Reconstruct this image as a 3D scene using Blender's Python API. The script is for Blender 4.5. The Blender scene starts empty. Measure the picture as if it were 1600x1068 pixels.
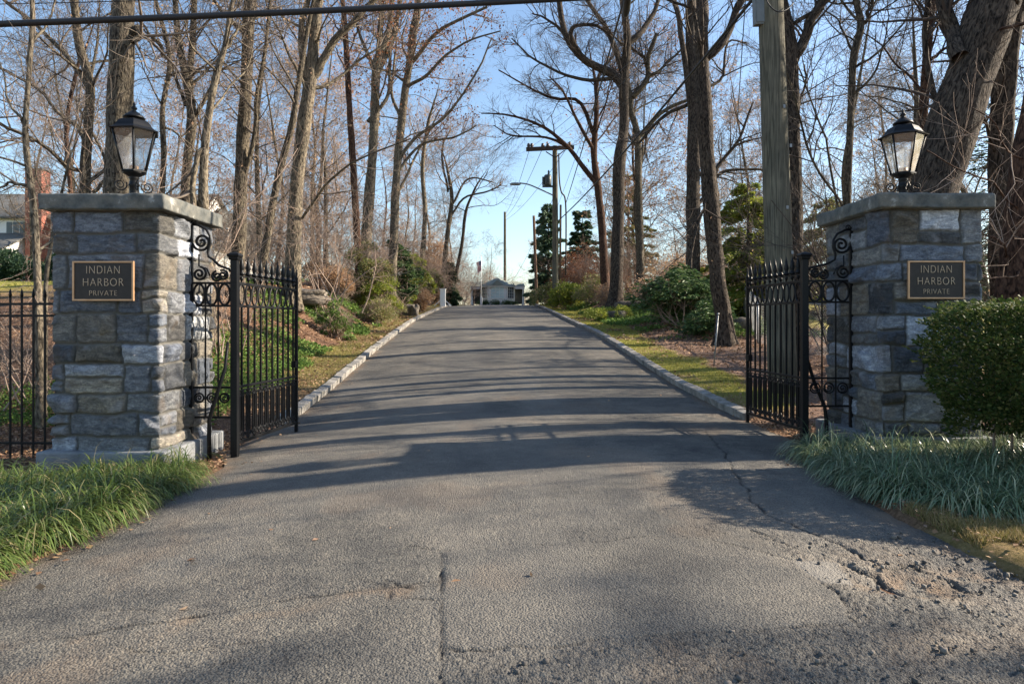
import bpy, math, random
import numpy as np
from mathutils import Vector, Matrix
random.seed(7)
rng = np.random.default_rng(7)
R = math.radians
scene = bpy.context.scene
COL = scene.collection

# ------------------------------------------------------------------ camera, sky, sun, exposure
F, CX, HY, CH = 1067.0, 800.0, 505.0, 1.45
cd = bpy.data.cameras.new('camera'); cam = bpy.data.objects.new('camera', cd); COL.objects.link(cam)
cd.sensor_width = 36.0; cd.lens = F / 1600 * 36
cd.shift_y = (HY - 534) / 1600
cd.clip_end = 3000; cd.clip_start = 0.05
cam.location = (0, 0, CH); cam.rotation_euler = (R(90), 0, 0)
scene.camera = cam
SUN_EL, SUN_AZ = R(28.0), math.atan2(1.0, 0.21)        # azimuth from +Y towards +X
sdir = Vector((math.sin(SUN_AZ) * math.cos(SUN_EL), math.cos(SUN_AZ) * math.cos(SUN_EL), math.sin(SUN_EL)))
world = bpy.data.worlds.new('World'); scene.world = world; world.use_nodes = True
wn = world.node_tree
bg = wn.nodes['Background']
sky = wn.nodes.new('ShaderNodeTexSky'); sky.sky_type = 'NISHITA'; sky.sun_disc = False
sky.sun_elevation = SUN_EL; sky.sun_rotation = SUN_AZ
sky.air_density = 1.1; sky.dust_density = 0.6; sky.ozone_density = 2.2
wn.links.new(sky.outputs[0], bg.inputs[0]); bg.inputs[1].default_value = 0.092
sl = bpy.data.lights.new('sun', 'SUN'); so = bpy.data.objects.new('sun', sl); COL.objects.link(so)
sl.energy = 5.0; sl.angle = R(0.5); sl.color = (1.0, 0.87, 0.70)
so.rotation_euler = sdir.to_track_quat('Z', 'Y').to_euler()
scene.view_settings.view_transform = 'Standard'; scene.view_settings.look = 'None'
scene.view_settings.gamma = 1.0; scene.view_settings.exposure = 1.42
scene.cycles.max_bounces = 6; scene.cycles.transparent_max_bounces = 12

# ------------------------------------------------------------------ helpers
def P(px, py, d):
    return np.array(((px - CX) / F * d, d, CH - (py - HY) / F * d))

def sm(t):
    t = np.clip(t, 0, 1); return t * t * (3 - 2 * t)

def _hash(ix, iy, iz, seed):
    h = (ix.astype(np.int64) * 374761393 + iy.astype(np.int64) * 668265263 + iz.astype(np.int64) * 2147483647 + seed * 144665) & 0xffffffff
    h = ((h ^ (h >> 13)) * 1274126177) & 0xffffffff
    h = h ^ (h >> 16)
    return (h & 0xffffff) / float(0xffffff)

def noise(x, y, z=0.0, seed=0):
    x = np.asarray(x, float); y = np.asarray(y, float); z = np.broadcast_to(np.asarray(z, float), np.broadcast(x, y).shape)
    x, y = np.broadcast_arrays(x, y)
    ix, iy, iz = np.floor(x), np.floor(y), np.floor(z)
    fx, fy, fz = [sm(a) for a in (x - ix, y - iy, z - iz)]
    r = 0
    for a in (0, 1):
        for b in (0, 1):
            for c in (0, 1):
                w = (fx if a else 1 - fx) * (fy if b else 1 - fy) * (fz if c else 1 - fz)
                r = r + w * _hash(ix + a, iy + b, iz + c, seed)
    return r * 2 - 1

def fbm(x, y, z=0.0, seed=0, o=4):
    r = 0; a = 1.0
    for i in range(o):
        r = r + a * noise(np.asarray(x) * 2 ** i, np.asarray(y) * 2 ** i, np.asarray(z) * 2 ** i, seed + i); a *= .5
    return r

def tag(o, label=None, cat=None, group=None, kind=None):
    if label: o['label'] = label
    if cat: o['category'] = cat
    if group: o['group'] = group
    if kind: o['kind'] = kind
    return o

def thing(name, label, cat, loc=(0, 0, 0), rz=0.0, group=None):
    o = bpy.data.objects.new(name, None); COL.objects.link(o); o.empty_display_size = .2
    o.location = loc; o.rotation_euler = (0, 0, rz)
    return tag(o, label, cat, group)

def link(name, me, mat, parent=None):
    o = bpy.data.objects.new(name, me); COL.objects.link(o)
    if mat is not None and not me.materials: me.materials.append(mat)
    if parent is not None: o.parent = parent
    return o

def np_mesh(name, V, Fq, smooth=False, attrs=None):
    """V (n,3); Fq (m,k) faces of one size"""
    me = bpy.data.meshes.new(name)
    V = np.ascontiguousarray(V, np.float32); Fq = np.ascontiguousarray(Fq, np.int32)
    m, k = Fq.shape
    me.vertices.add(len(V)); me.vertices.foreach_set('co', V.ravel())
    me.loops.add(m * k); me.loops.foreach_set('vertex_index', Fq.ravel())
    me.polygons.add(m); me.polygons.foreach_set('loop_start', np.arange(0, m * k, k, dtype=np.int32))
    if smooth: me.polygons.foreach_set('use_smooth', np.ones(m, bool))
    me.update(calc_edges=True)
    for an, av in (attrs or {}).items():
        av = np.asarray(av, np.float32)
        if av.ndim == 1:
            at = me.attributes.new(an, 'FLOAT', 'POINT'); at.data.foreach_set('value', av)
        else:
            at = me.attributes.new(an, 'FLOAT_COLOR', 'POINT')
            at.data.foreach_set('color', np.concatenate([av, np.ones((len(av), 1), np.float32)], 1).ravel())
    return me

def tubes_np(Pts, Rad, S):
    """Pts (N,K,3) Rad (N,K) -> V, F (quads)"""
    N, K, _ = Pts.shape
    T = np.empty_like(Pts); T[:, 1:-1] = Pts[:, 2:] - Pts[:, :-2]; T[:, 0] = Pts[:, 1] - Pts[:, 0]; T[:, -1] = Pts[:, -1] - Pts[:, -2]
    T /= np.linalg.norm(T, axis=2, keepdims=True) + 1e-9
    mean = Pts[:, -1] - Pts[:, 0]; mean /= np.linalg.norm(mean, axis=1, keepdims=True) + 1e-9
    ref = np.where(np.abs(mean[:, 2:3]) > .8, np.array([[1., 0.1, 0]]), np.array([[0., 0.1, 1.]]))[:, None, :]
    A = np.cross(T, ref); A /= np.linalg.norm(A, axis=2, keepdims=True) + 1e-9
    B = np.cross(T, A)
    th = np.arange(S) / S * 2 * math.pi
    V = Pts[:, :, None] + Rad[:, :, None, None] * (A[:, :, None] * np.cos(th)[None, None, :, None] + B[:, :, None] * np.sin(th)[None, None, :, None])
    idx = np.arange(N * K * S).reshape(N, K, S)
    a = idx[:, :-1]; b = idx[:, 1:]; a2 = np.roll(a, -1, 2); b2 = np.roll(b, -1, 2)
    Fq = np.stack([a, b, b2, a2], -1).reshape(-1, 4)
    return V.reshape(-1, 3), Fq

def tube_coords(Pts, Rad, S):
    """bark coordinates: round the trunk and along it"""
    Nn, K, _ = Pts.shape
    seg = np.linalg.norm(np.diff(Pts, axis=1), axis=2); a = np.concatenate([np.zeros((Nn, 1)), np.cumsum(seg, 1)], 1)
    th = np.arange(S) / S * 2 * math.pi
    r0 = Rad.mean(1)[:, None, None] * np.ones((1, K, S))
    return np.stack([r0 * np.cos(th), r0 * np.sin(th), a[:, :, None] * np.ones((1, 1, S)) + np.arange(Nn)[:, None, None] * 3.7], -1).reshape(-1, 3)

def merge(parts):
    Vs, Fs, n = [], [], 0
    for V, Fq in parts:
        Vs.append(V); Fs.append(Fq + n); n += len(V)
    return np.concatenate(Vs), np.concatenate(Fs)

class MB:
    """collects polygons of small parts"""
    def __init__(s): s.v = []; s.f = []; s.sm = []
    def add(s, v, f, smooth=False):
        n = len(s.v); s.v += [tuple(map(float, p)) for p in v]; s.f += [tuple(i + n for i in q) for q in f]; s.sm += [smooth] * len(f)
    def box(s, c, h, rot=None, bev=0.0):
        """centre, half sizes"""
        x, y, z = h
        vs = [Vector((sx * x, sy * y, sz * z)) for sx in (-1, 1) for sy in (-1, 1) for sz in (-1, 1)]
        if rot is not None: vs = [rot @ v for v in vs]
        s.add([v + Vector(c) for v in vs], [(0, 1, 3, 2), (4, 6, 7, 5), (0, 4, 5, 1), (2, 3, 7, 6), (0, 2, 6, 4), (1, 5, 7, 3)])
        return s
    def tube(s, pts, rad, n=8, cap=True, flat=None):
        pts = [Vector(p) for p in pts]; K = len(pts)
        if not hasattr(rad, '__len__'): rad = [rad] * K
        up = None; rings = []
        for i, p in enumerate(pts):
            t = (pts[min(i + 1, K - 1)] - pts[max(i - 1, 0)])
            t.normalize()
            if up is None:
                up = Vector((0, 1, 0)) if abs(t.y) < .9 else Vector((1, 0, 0))
            a = t.cross(up)
            if a.length < 1e-4: a = t.cross(Vector((1, 0, 0.2)))
            a.normalize(); b = a.cross(t); up = b
            ring = []
            for k in range(n):
                th = 2 * math.pi * (k + .5) / n
                ring.append(p + a * (rad[i] * math.cos(th)) + b * (rad[i] * (flat or 1) * math.sin(th)))
            rings.append(ring)
        v = [q for r in rings for q in r]; f = []
        for i in range(K - 1):
            for k in range(n):
                f.append((i * n + k, i * n + (k + 1) % n, (i + 1) * n + (k + 1) % n, (i + 1) * n + k))
        if cap: f.append(tuple(range(n - 1, -1, -1))); f.append(tuple((K - 1) * n + k for k in range(n)))
        s.add(v, f, n > 4)
        return s
    def lathe(s, prof, c=(0, 0, 0), n=16, th0=0.0, smooth=True):
        v = []; f = []
        for r, z in prof:
            for k in range(n):
                th = th0 + 2 * math.pi * k / n
                v.append((c[0] + r * math.cos(th), c[1] + r * math.sin(th), c[2] + z))
        for i in range(len(prof) - 1):
            for k in range(n):
                f.append((i * n + k, i * n + (k + 1) % n, (i + 1) * n + (k + 1) % n, (i + 1) * n + k))
        f.append(tuple(range(n - 1, -1, -1))); f.append(tuple((len(prof) - 1) * n + k for k in range(n)))
        s.add(v, f, smooth)
        return s
    def prism(s, poly, y0, y1):
        """poly in (x,z), extruded along y"""
        n = len(poly)
        v = [(x, y0, z) for x, z in poly] + [(x, y1, z) for x, z in poly]
        f = [tuple(range(n)), tuple(range(2 * n - 1, n - 1, -1))] + [(i, i + n, (i + 1) % n + n, (i + 1) % n) for i in range(n)]
        s.add(v, f); return s
    def mesh(s, name):
        me = bpy.data.meshes.new(name); me.from_pydata(s.v, [], s.f); me.update()
        me.polygons.foreach_set('use_smooth', s.sm)
        import bmesh
        bm = bmesh.new(); bm.from_mesh(me); bmesh.ops.recalc_face_normals(bm, faces=bm.faces); bm.to_mesh(me); bm.free()
        return me
    def build(s, name, mat, parent=None, bevel=0.0):
        o = link(name, s.mesh(name), mat, parent)
        if bevel:
            m = o.modifiers.new('bevel', 'BEVEL'); m.width = bevel; m.segments = 2; m.limit_method = 'ANGLE'
        return o

def spline(pts, n):
    """Catmull-Rom through pts (list of arrays), n samples"""
    p = np.array(pts, float); m = len(p)
    if m < 3:
        t = np.linspace(0, 1, n)[:, None]; return p[0] * (1 - t) + p[-1] * t
    q = np.concatenate([[2 * p[0] - p[1]], p, [2 * p[-1] - p[-2]]])
    ts = np.linspace(0, m - 1, n); out = []
    for t in ts:
        i = min(int(t), m - 2); u = t - i; a, b, c, d = q[i:i + 4]
        out.append(.5 * (2 * b + (c - a) * u + (2 * a - 5 * b + 4 * c - d) * u * u + (3 * b - a - 3 * c + d) * u ** 3))
    return np.array(out)

# ------------------------------------------------------------------ materials
def newmat(name):
    m = bpy.data.materials.new(name); m.use_nodes = True
    nt = m.node_tree; b = nt.nodes['Principled BSDF']; return m, nt, b

def N(nt, t, **kw):
    n = nt.nodes.new(t)
    for k, v in kw.items(): setattr(n, k, v)
    return n

def ramp(nt, stops):
    r = nt.nodes.new('ShaderNodeValToRGB'); e = r.color_ramp.elements
    while len(e) < len(stops): e.new(.5)
    for i, (p, c) in enumerate(stops): e[i].position = p; e[i].color = (*c, 1)
    return r

def pmat(name, stops, scale=5.0, rough=.8, bump=.3, bscale=None, bdist=.01, metal=0.0, stretch=(1, 1, 1), spec=.5, detail=6.0):
    m, nt, b = newmat(name); L = nt.links.new
    tc = N(nt, 'ShaderNodeTexCoord'); mp = N(nt, 'ShaderNodeMapping'); mp.inputs['Scale'].default_value = stretch
    L(tc.outputs['Object'], mp.inputs[0])
    n1 = N(nt, 'ShaderNodeTexNoise'); n1.inputs['Scale'].default_value = scale; n1.inputs['Detail'].default_value = detail; n1.inputs['Roughness'].default_value = .65
    L(mp.outputs[0], n1.inputs[0])
    r = ramp(nt, stops); L(n1.outputs[0], r.inputs[0]); L(r.outputs[0], b.inputs['Base Color'])
    b.inputs['Roughness'].default_value = rough; b.inputs['Metallic'].default_value = metal; b.inputs['Specular IOR Level'].default_value = spec
    if bump:
        n2 = N(nt, 'ShaderNodeTexNoise'); n2.inputs['Scale'].default_value = bscale or scale * 4; n2.inputs['Detail'].default_value = 8
        L(mp.outputs[0], n2.inputs[0])
        bp = N(nt, 'ShaderNodeBump'); bp.inputs['Strength'].default_value = bump; bp.inputs['Distance'].default_value = bdist
        L(n2.outputs[0], bp.inputs['Height']); L(bp.outputs[0], b.inputs['Normal'])
    return m

def leafmat(name, cols, rough=.45, trans=.35, spec=.4):
    m, nt, b = newmat(name); L = nt.links.new
    g = N(nt, 'ShaderNodeNewGeometry'); k = len(cols)
    r = ramp(nt, [(i / max(1, k - 1), c) for i, c in enumerate(cols)]); L(g.outputs['Random Per Island'], r.inputs[0])
    L(r.outputs[0], b.inputs['Base Color']); b.inputs['Roughness'].default_value = rough; b.inputs['Specular IOR Level'].default_value = spec
    t = N(nt, 'ShaderNodeBsdfTranslucent'); L(r.outputs[0], t.inputs[0])
    mx = N(nt, 'ShaderNodeMixShader'); mx.inputs[0].default_value = trans
    L(b.outputs[0], mx.inputs[1]); L(t.outputs[0], mx.inputs[2]); L(mx.outputs[0], nt.nodes['Material Output'].inputs[0])
    return m

def barkmat(name, c0, c1, c2, wscale=38.0, bump=.9, attr='along', zs=.26):
    """furrowed bark: noise stretched along the trunk"""
    m, nt, b = newmat(name); L = nt.links.new
    tc = N(nt, 'ShaderNodeTexCoord'); mp = N(nt, 'ShaderNodeMapping'); mp.inputs['Scale'].default_value = (1, 1, zs)
    if attr:
        at = N(nt, 'ShaderNodeAttribute', attribute_name=attr); L(at.outputs['Vector'], mp.inputs[0])
    else: L(tc.outputs['Object'], mp.inputs[0])
    n = N(nt, 'ShaderNodeTexNoise'); n.inputs['Scale'].default_value = wscale; n.inputs['Detail'].default_value = 5; n.inputs['Distortion'].default_value = .6
    L(mp.outputs[0], n.inputs[0])
    n3 = N(nt, 'ShaderNodeTexNoise'); n3.inputs['Scale'].default_value = 2.2; n3.inputs['Detail'].default_value = 4
    L(tc.outputs['Object'], n3.inputs[0])
    r = ramp(nt, [(.36, c0), (.5, c1), (.66, c2)]); L(n.outputs[0], r.inputs[0])
    r3 = ramp(nt, [(.3, (.72, .72, .72)), (.7, (1.15, 1.12, 1.05))]); L(n3.outputs[0], r3.inputs[0])
    mu = N(nt, 'ShaderNodeMix', data_type='RGBA', blend_type='MULTIPLY'); mu.inputs[0].default_value = 1
    L(r.outputs[0], mu.inputs[6]); L(r3.outputs[0], mu.inputs[7]); L(mu.outputs[2], b.inputs['Base Color'])
    b.inputs['Roughness'].default_value = .9; b.inputs['Specular IOR Level'].default_value = .2
    bp = N(nt, 'ShaderNodeBump'); bp.inputs['Strength'].default_value = bump; bp.inputs['Distance'].default_value = .05
    L(n.outputs[0], bp.inputs['Height']); L(bp.outputs[0], b.inputs['Normal'])
    return m

M = {}
M['bark_grey'] = barkmat('bark grey', (.024, .02, .016), (.095, .08, .06), (.19, .162, .122))
M['bark_dark'] = barkmat('bark dark', (.014, .011, .009), (.065, .052, .043), (.125, .10, .08), 34)
M['bark_pale'] = barkmat('bark pale', (.035, .03, .024), (.15, .126, .096), (.27, .232, .175), 34, .8)
M['bark_red'] = barkmat('bark reddish', (.02, .011, .008), (.075, .042, .03), (.13, .075, .052), 36)
M['twig_grey'] = pmat('twig grey', [(.3, (.085, .066, .053)), (.7, (.21, .17, .135))], 3, .9, 0)
M['twig_dark'] = pmat('twig dark', [(.3, (.035, .027, .023)), (.7, (.095, .07, .056))], 3, .9, 0)
M['twig_tan'] = pmat('twig tan', [(.3, (.20, .145, .115)), (.7, (.40, .30, .235))], 3, .9, 0)
M['leaf_oak'] = leafmat('dead oak leaves', [(.14, .05, .026), (.28, .11, .055), (.38, .19, .09), (.20, .08, .05)], .7, .35)
M['leaf_beech'] = leafmat('pale dead leaves', [(.40, .26, .14), (.55, .38, .23), (.30, .18, .10), (.48, .30, .20)], .7, .4)
M['leaf_litter'] = leafmat('fallen leaves', [(.13, .068, .038), (.28, .165, .09), (.45, .30, .18), (.22, .12, .065), (.36, .23, .15)], .8, .1)
M['leaf_hedge'] = leafmat('holly leaves', [(.02, .042, .012), (.045, .08, .02), (.10, .135, .035), (.03, .06, .016), (.17, .17, .06), (.05, .085, .02)], .62, .3, .18)
M['leaf_rhodo'] = leafmat('rhododendron leaves', [(.035, .075, .028), (.07, .13, .045), (.14, .20, .08), (.05, .10, .035)], .55, .25, .2)
M['leaf_yew'] = leafmat('yellow green leaves', [(.18, .24, .035), (.32, .34, .05), (.12, .19, .035), (.42, .40, .08)], .6, .4)
M['leaf_mixed'] = leafmat('mixed shrub leaves', [(.10, .15, .035), (.20, .23, .055), (.33, .26, .12), (.15, .20, .05), (.42, .31, .18)], .6, .3)
M['leaf_dark'] = leafmat('dark evergreen needles', [(.02, .05, .026), (.04, .085, .045), (.07, .12, .05)], .6, .2)
M['leaf_blue'] = leafmat('blue green needles', [(.07, .13, .09), (.13, .21, .13), (.19, .27, .15), (.09, .16, .09)], .6, .25)
M['leaf_ivy'] = leafmat('ground cover leaves', [(.05, .10, .022), (.10, .19, .038), (.20, .28, .07), (.07, .14, .03)], .6, .25, .15)
M['leaf_lily'] = leafmat('lily turf blades', [(.04, .08, .02), (.085, .14, .032), (.17, .23, .06), (.055, .09, .022), (.12, .16, .04), (.07, .11, .025), (.38, .32, .17)], .35, .3, .5)
M['leaf_lily_blue'] = leafmat('bluish lily turf blades', [(.04, .085, .035), (.10, .165, .075), (.26, .33, .19), (.05, .10, .04), (.45, .46, .28), (.08, .13, .055)], .3, .25, .6)
M['grass'] = leafmat('lawn blades', [(.19, .20, .035), (.30, .29, .055), (.40, .36, .10), (.23, .24, .04)], .6, .35)
M['dry_grass'] = leafmat('dry lawn blades', [(.10, .12, .025), (.28, .22, .09), (.34, .25, .13), (.18, .17, .045)], .6, .3)
M['iron'] = pmat('black painted iron', [(.3, (.004, .0045, .0055)), (.7, (.010, .0105, .012))], 30, .45, .25, 90, .002, spec=.25)
M['cap'] = pmat('cap stone', [(.28, (.04, .045, .042)), (.45, (.10, .105, .098)), (.6, (.15, .145, .125)), (.68, (.30, .30, .28))], 6, .85, .6, 25, .01)
M['kerb_l'] = pmat('kerb granite', [(.3, (.12, .115, .10)), (.5, (.25, .235, .21)), (.7, (.38, .355, .32))], 5, .85, .6, 30, .01)
M['plinth'] = pmat('plinth stone', [(.3, (.12, .13, .14)), (.7, (.26, .27, .28))], 5, .85, .5, 22, .01)
M['bronze_dark'] = pmat('dark bronze plaque', [(.3, (.022, .018, .016)), (.7, (.035, .028, .025))], 20, .5, .1, 200, .001, .3)
M['bronze'] = pmat('polished bronze', [(.3, (.42, .25, .14)), (.7, (.58, .36, .21))], 8, .42, .05, 60, .001, .5)
M['letter'] = pmat('bronze lettering', [(.3, (.45, .34, .24)), (.7, (.55, .42, .30))], 8, .4, 0, metal=.3)
M['pole_wood'] = barkmat('weathered pole wood', (.075, .073, .058), (.135, .128, .10), (.195, .18, .14), 40, .3, None, .05)
M['pole_brown'] = barkmat('brown pole wood', (.12, .08, .055), (.20, .13, .095), (.27, .18, .13), 30, .3, None, .05)
M['galv'] = pmat('galvanised metal', [(.3, (.20, .21, .22)), (.7, (.33, .34, .35))], 10, .5, 0, metal=.6)
M['wire'] = pmat('galvanised wire', [(.3, (.35, .36, .36)), (.7, (.5, .5, .5))], 10, .5, 0, metal=.3)
M['cable'] = pmat('black cable', [(.3, (.012, .013, .016)), (.7, (.025, .026, .03))], 40, .6, .5, 120, .004)
M['ceramic'] = pmat('brown porcelain', [(.3, (.05, .03, .028)), (.7, (.09, .06, .05))], 8, .3, 0)
M['box_grey'] = pmat('grey painted steel', [(.3, (.12, .14, .145)), (.7, (.17, .19, .20))], 6, .5, .1)
M['trafo'] = pmat('dark green steel', [(.3, (.03, .045, .045)), (.7, (.06, .08, .08))], 6, .5, .1)
M['white'] = pmat('white paint', [(.3, (.78, .78, .75)), (.7, (.86, .86, .83))], 3, .6, .1)
M['roof'] = pmat('grey shingles', [(.3, (.10, .10, .095)), (.7, (.20, .195, .18))], 9, .9, .5, 12, .03)
M['roof_green'] = pmat('grey green shingles', [(.3, (.19, .21, .18)), (.7, (.29, .31, .26))], 6, .9, .4, 12, .03)
M['rock'] = pmat('field rock', [(.3, (.05, .042, .034)), (.52, (.13, .11, .088)), (.72, (.23, .20, .165))], 3, .9, .9, 9, .05)
M['flagcloth'] = pmat('white flag cloth', [(.3, (.7, .68, .66)), (.7, (.8, .78, .76))], 3, .8, 0)
M['flag_red'] = pmat('red flag cloth', [(.3, (.5, .03, .04)), (.7, (.6, .05, .06))], 3, .8, 0)
M['flag_blue'] = pmat('blue flag cloth', [(.3, (.03, .04, .18)), (.7, (.05, .06, .25))], 3, .8, 0)
M['pane'] = pmat('window glass', [(.3, (.03, .04, .05)), (.7, (.05, .06, .07))], 2, .08, 0)
M['pane_sky_tint'] = pmat('window glass painted with sky light', [(.3, (.40, .58, .64)), (.7, (.50, .66, .70))], 2, .1, 0)  # pale blue base colour stands in for sky light on the pane
M['door_shade'] = pmat('painted doorway shade', [(.3, (.01, .015, .015)), (.7, (.02, .025, .025))], 2, .4, 0)  # near-black colour stands in for the shade inside the door recess

def brickmat():
    m, nt, b = newmat('red brick'); L = nt.links.new
    tc = N(nt, 'ShaderNodeTexCoord'); mp = N(nt, 'ShaderNodeMapping'); mp.inputs['Rotation'].default_value = (R(90), 0, 0)
    L(tc.outputs['Object'], mp.inputs[0]); br = N(nt, 'ShaderNodeTexBrick'); L(mp.outputs[0], br.inputs[0])
    br.inputs['Scale'].default_value = 4; br.inputs['Color1'].default_value = (.38, .11, .07, 1); br.inputs['Color2'].default_value = (.30, .09, .06, 1); br.inputs['Mortar'].default_value = (.4, .3, .25, 1)
    L(br.outputs[0], b.inputs['Base Color']); b.inputs['Roughness'].default_value = .9; return m
M['brick'] = brickmat()

def glassmat():
    m, nt, b = newmat('lantern glass'); L = nt.links.new
    tr = N(nt, 'ShaderNodeBsdfTransparent'); tr.inputs[0].default_value = (.92, .95, .97, 1)
    gl = N(nt, 'ShaderNodeBsdfGlossy'); gl.inputs['Roughness'].default_value = .06
    df = N(nt, 'ShaderNodeBsdfTranslucent'); df.inputs[0].default_value = (.82, .84, .86, 1)
    tc = N(nt, 'ShaderNodeTexCoord'); n = N(nt, 'ShaderNodeTexNoise'); n.inputs['Scale'].default_value = 9; n.inputs['Detail'].default_value = 5
    L(tc.outputs['Object'], n.inputs[0]); r = ramp(nt, [(.3, (.06, .06, .06)), (.75, (.34, .34, .34))]); L(n.outputs[0], r.inputs[0])
    a = N(nt, 'ShaderNodeMixShader'); a.inputs[0].default_value = .16; L(tr.outputs[0], a.inputs[1]); L(gl.outputs[0], a.inputs[2])
    c = N(nt, 'ShaderNodeMixShader'); L(r.outputs[0], c.inputs[0]); L(a.outputs[0], c.inputs[1]); L(df.outputs[0], c.inputs[2])
    L(c.outputs[0], nt.nodes['Material Output'].inputs[0]); nt.nodes.remove(b); return m
M['glass'] = glassmat()

def stonemat():
    m, nt, b = newmat('rubble stone'); L = nt.links.new
    at = N(nt, 'ShaderNodeAttribute', attribute_name='stone'); mo = N(nt, 'ShaderNodeAttribute', attribute_name='joint')
    tc = N(nt, 'ShaderNodeTexCoord')
    n = N(nt, 'ShaderNodeTexNoise'); n.inputs['Scale'].default_value = 7; n.inputs['Detail'].default_value = 9; n.inputs['Roughness'].default_value = .7; n.inputs['Distortion'].default_value = .7
    mp = N(nt, 'ShaderNodeMapping'); mp.inputs['Scale'].default_value = (1, 1, 2.6); L(tc.outputs['Object'], mp.inputs[0]); L(mp.outputs[0], n.inputs[0])
    r = ramp(nt, [(.34, (.55, .55, .57)), (.48, (.9, .9, .9)), (.63, (1.5, 1.47, 1.4))]); L(n.outputs[0], r.inputs[0])
    mu = N(nt, 'ShaderNodeMix', data_type='RGBA', blend_type='MULTIPLY'); mu.inputs[0].default_value = 1; L(at.outputs['Color'], mu.inputs[6]); L(r.outputs[0], mu.inputs[7])
    nf = N(nt, 'ShaderNodeTexNoise'); nf.inputs['Scale'].default_value = 42; nf.inputs['Detail'].default_value = 6; nf.inputs['Roughness'].default_value = .75; L(tc.outputs['Object'], nf.inputs[0])
    rf_ = ramp(nt, [(.35, (.70, .70, .70)), (.5, (1, 1, 1)), (.65, (1.32, 1.3, 1.26))]); L(nf.outputs[0], rf_.inputs[0])
    mf = N(nt, 'ShaderNodeMix', data_type='RGBA', blend_type='MULTIPLY'); mf.inputs[0].default_value = 1; L(mu.outputs[2], mf.inputs[6]); L(rf_.outputs[0], mf.inputs[7]); mu = mf
    # rusty and pale lichen stains
    n4 = N(nt, 'ShaderNodeTexNoise'); n4.inputs['Scale'].default_value = 3.1; n4.inputs['Detail'].default_value = 6; L(tc.outputs['Object'], n4.inputs[0])
    r4 = ramp(nt, [(.58, (0, 0, 0)), (.72, (.55, .55, .55))]); L(n4.outputs[0], r4.inputs[0])
    mr = N(nt, 'ShaderNodeMix', data_type='RGBA'); L(r4.outputs[0], mr.inputs[0]); L(mu.outputs[2], mr.inputs[6]); mr.inputs[7].default_value = (.15, .105, .065, 1)
    n6 = N(nt, 'ShaderNodeTexNoise'); n6.inputs['Scale'].default_value = 5; n6.inputs['Detail'].default_value = 8; L(tc.outputs['Object'], n6.inputs[0])
    r6 = ramp(nt, [(.58, (0, 0, 0)), (.74, (.75, .75, .75))]); L(n6.outputs[0], r6.inputs[0])
    ml = N(nt, 'ShaderNodeMix', data_type='RGBA'); L(r6.outputs[0], ml.inputs[0]); L(mr.outputs[2], ml.inputs[6]); ml.inputs[7].default_value = (.30, .30, .31, 1)
    mx = N(nt, 'ShaderNodeMix', data_type='RGBA'); L(mo.outputs['Fac'], mx.inputs[0]); L(ml.outputs[2], mx.inputs[6]); mx.inputs[7].default_value = (.15, .145, .13, 1)
    L(mx.outputs[2], b.inputs['Base Color']); b.inputs['Roughness'].default_value = .85; b.inputs['Specular IOR Level'].default_value = .3
    n2 = N(nt, 'ShaderNodeTexNoise'); n2.inputs['Scale'].default_value = 26; n2.inputs['Detail'].default_value = 9; n2.inputs['Roughness'].default_value = .7; L(mp.outputs[0], n2.inputs[0])
    bp = N(nt, 'ShaderNodeBump'); bp.inputs['Strength'].default_value = 1.0; bp.inputs['Distance'].default_value = .03; L(n2.outputs[0], bp.inputs['Height']); L(bp.outputs[0], b.inputs['Normal'])
    return m
M['stone'] = stonemat()

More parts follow.
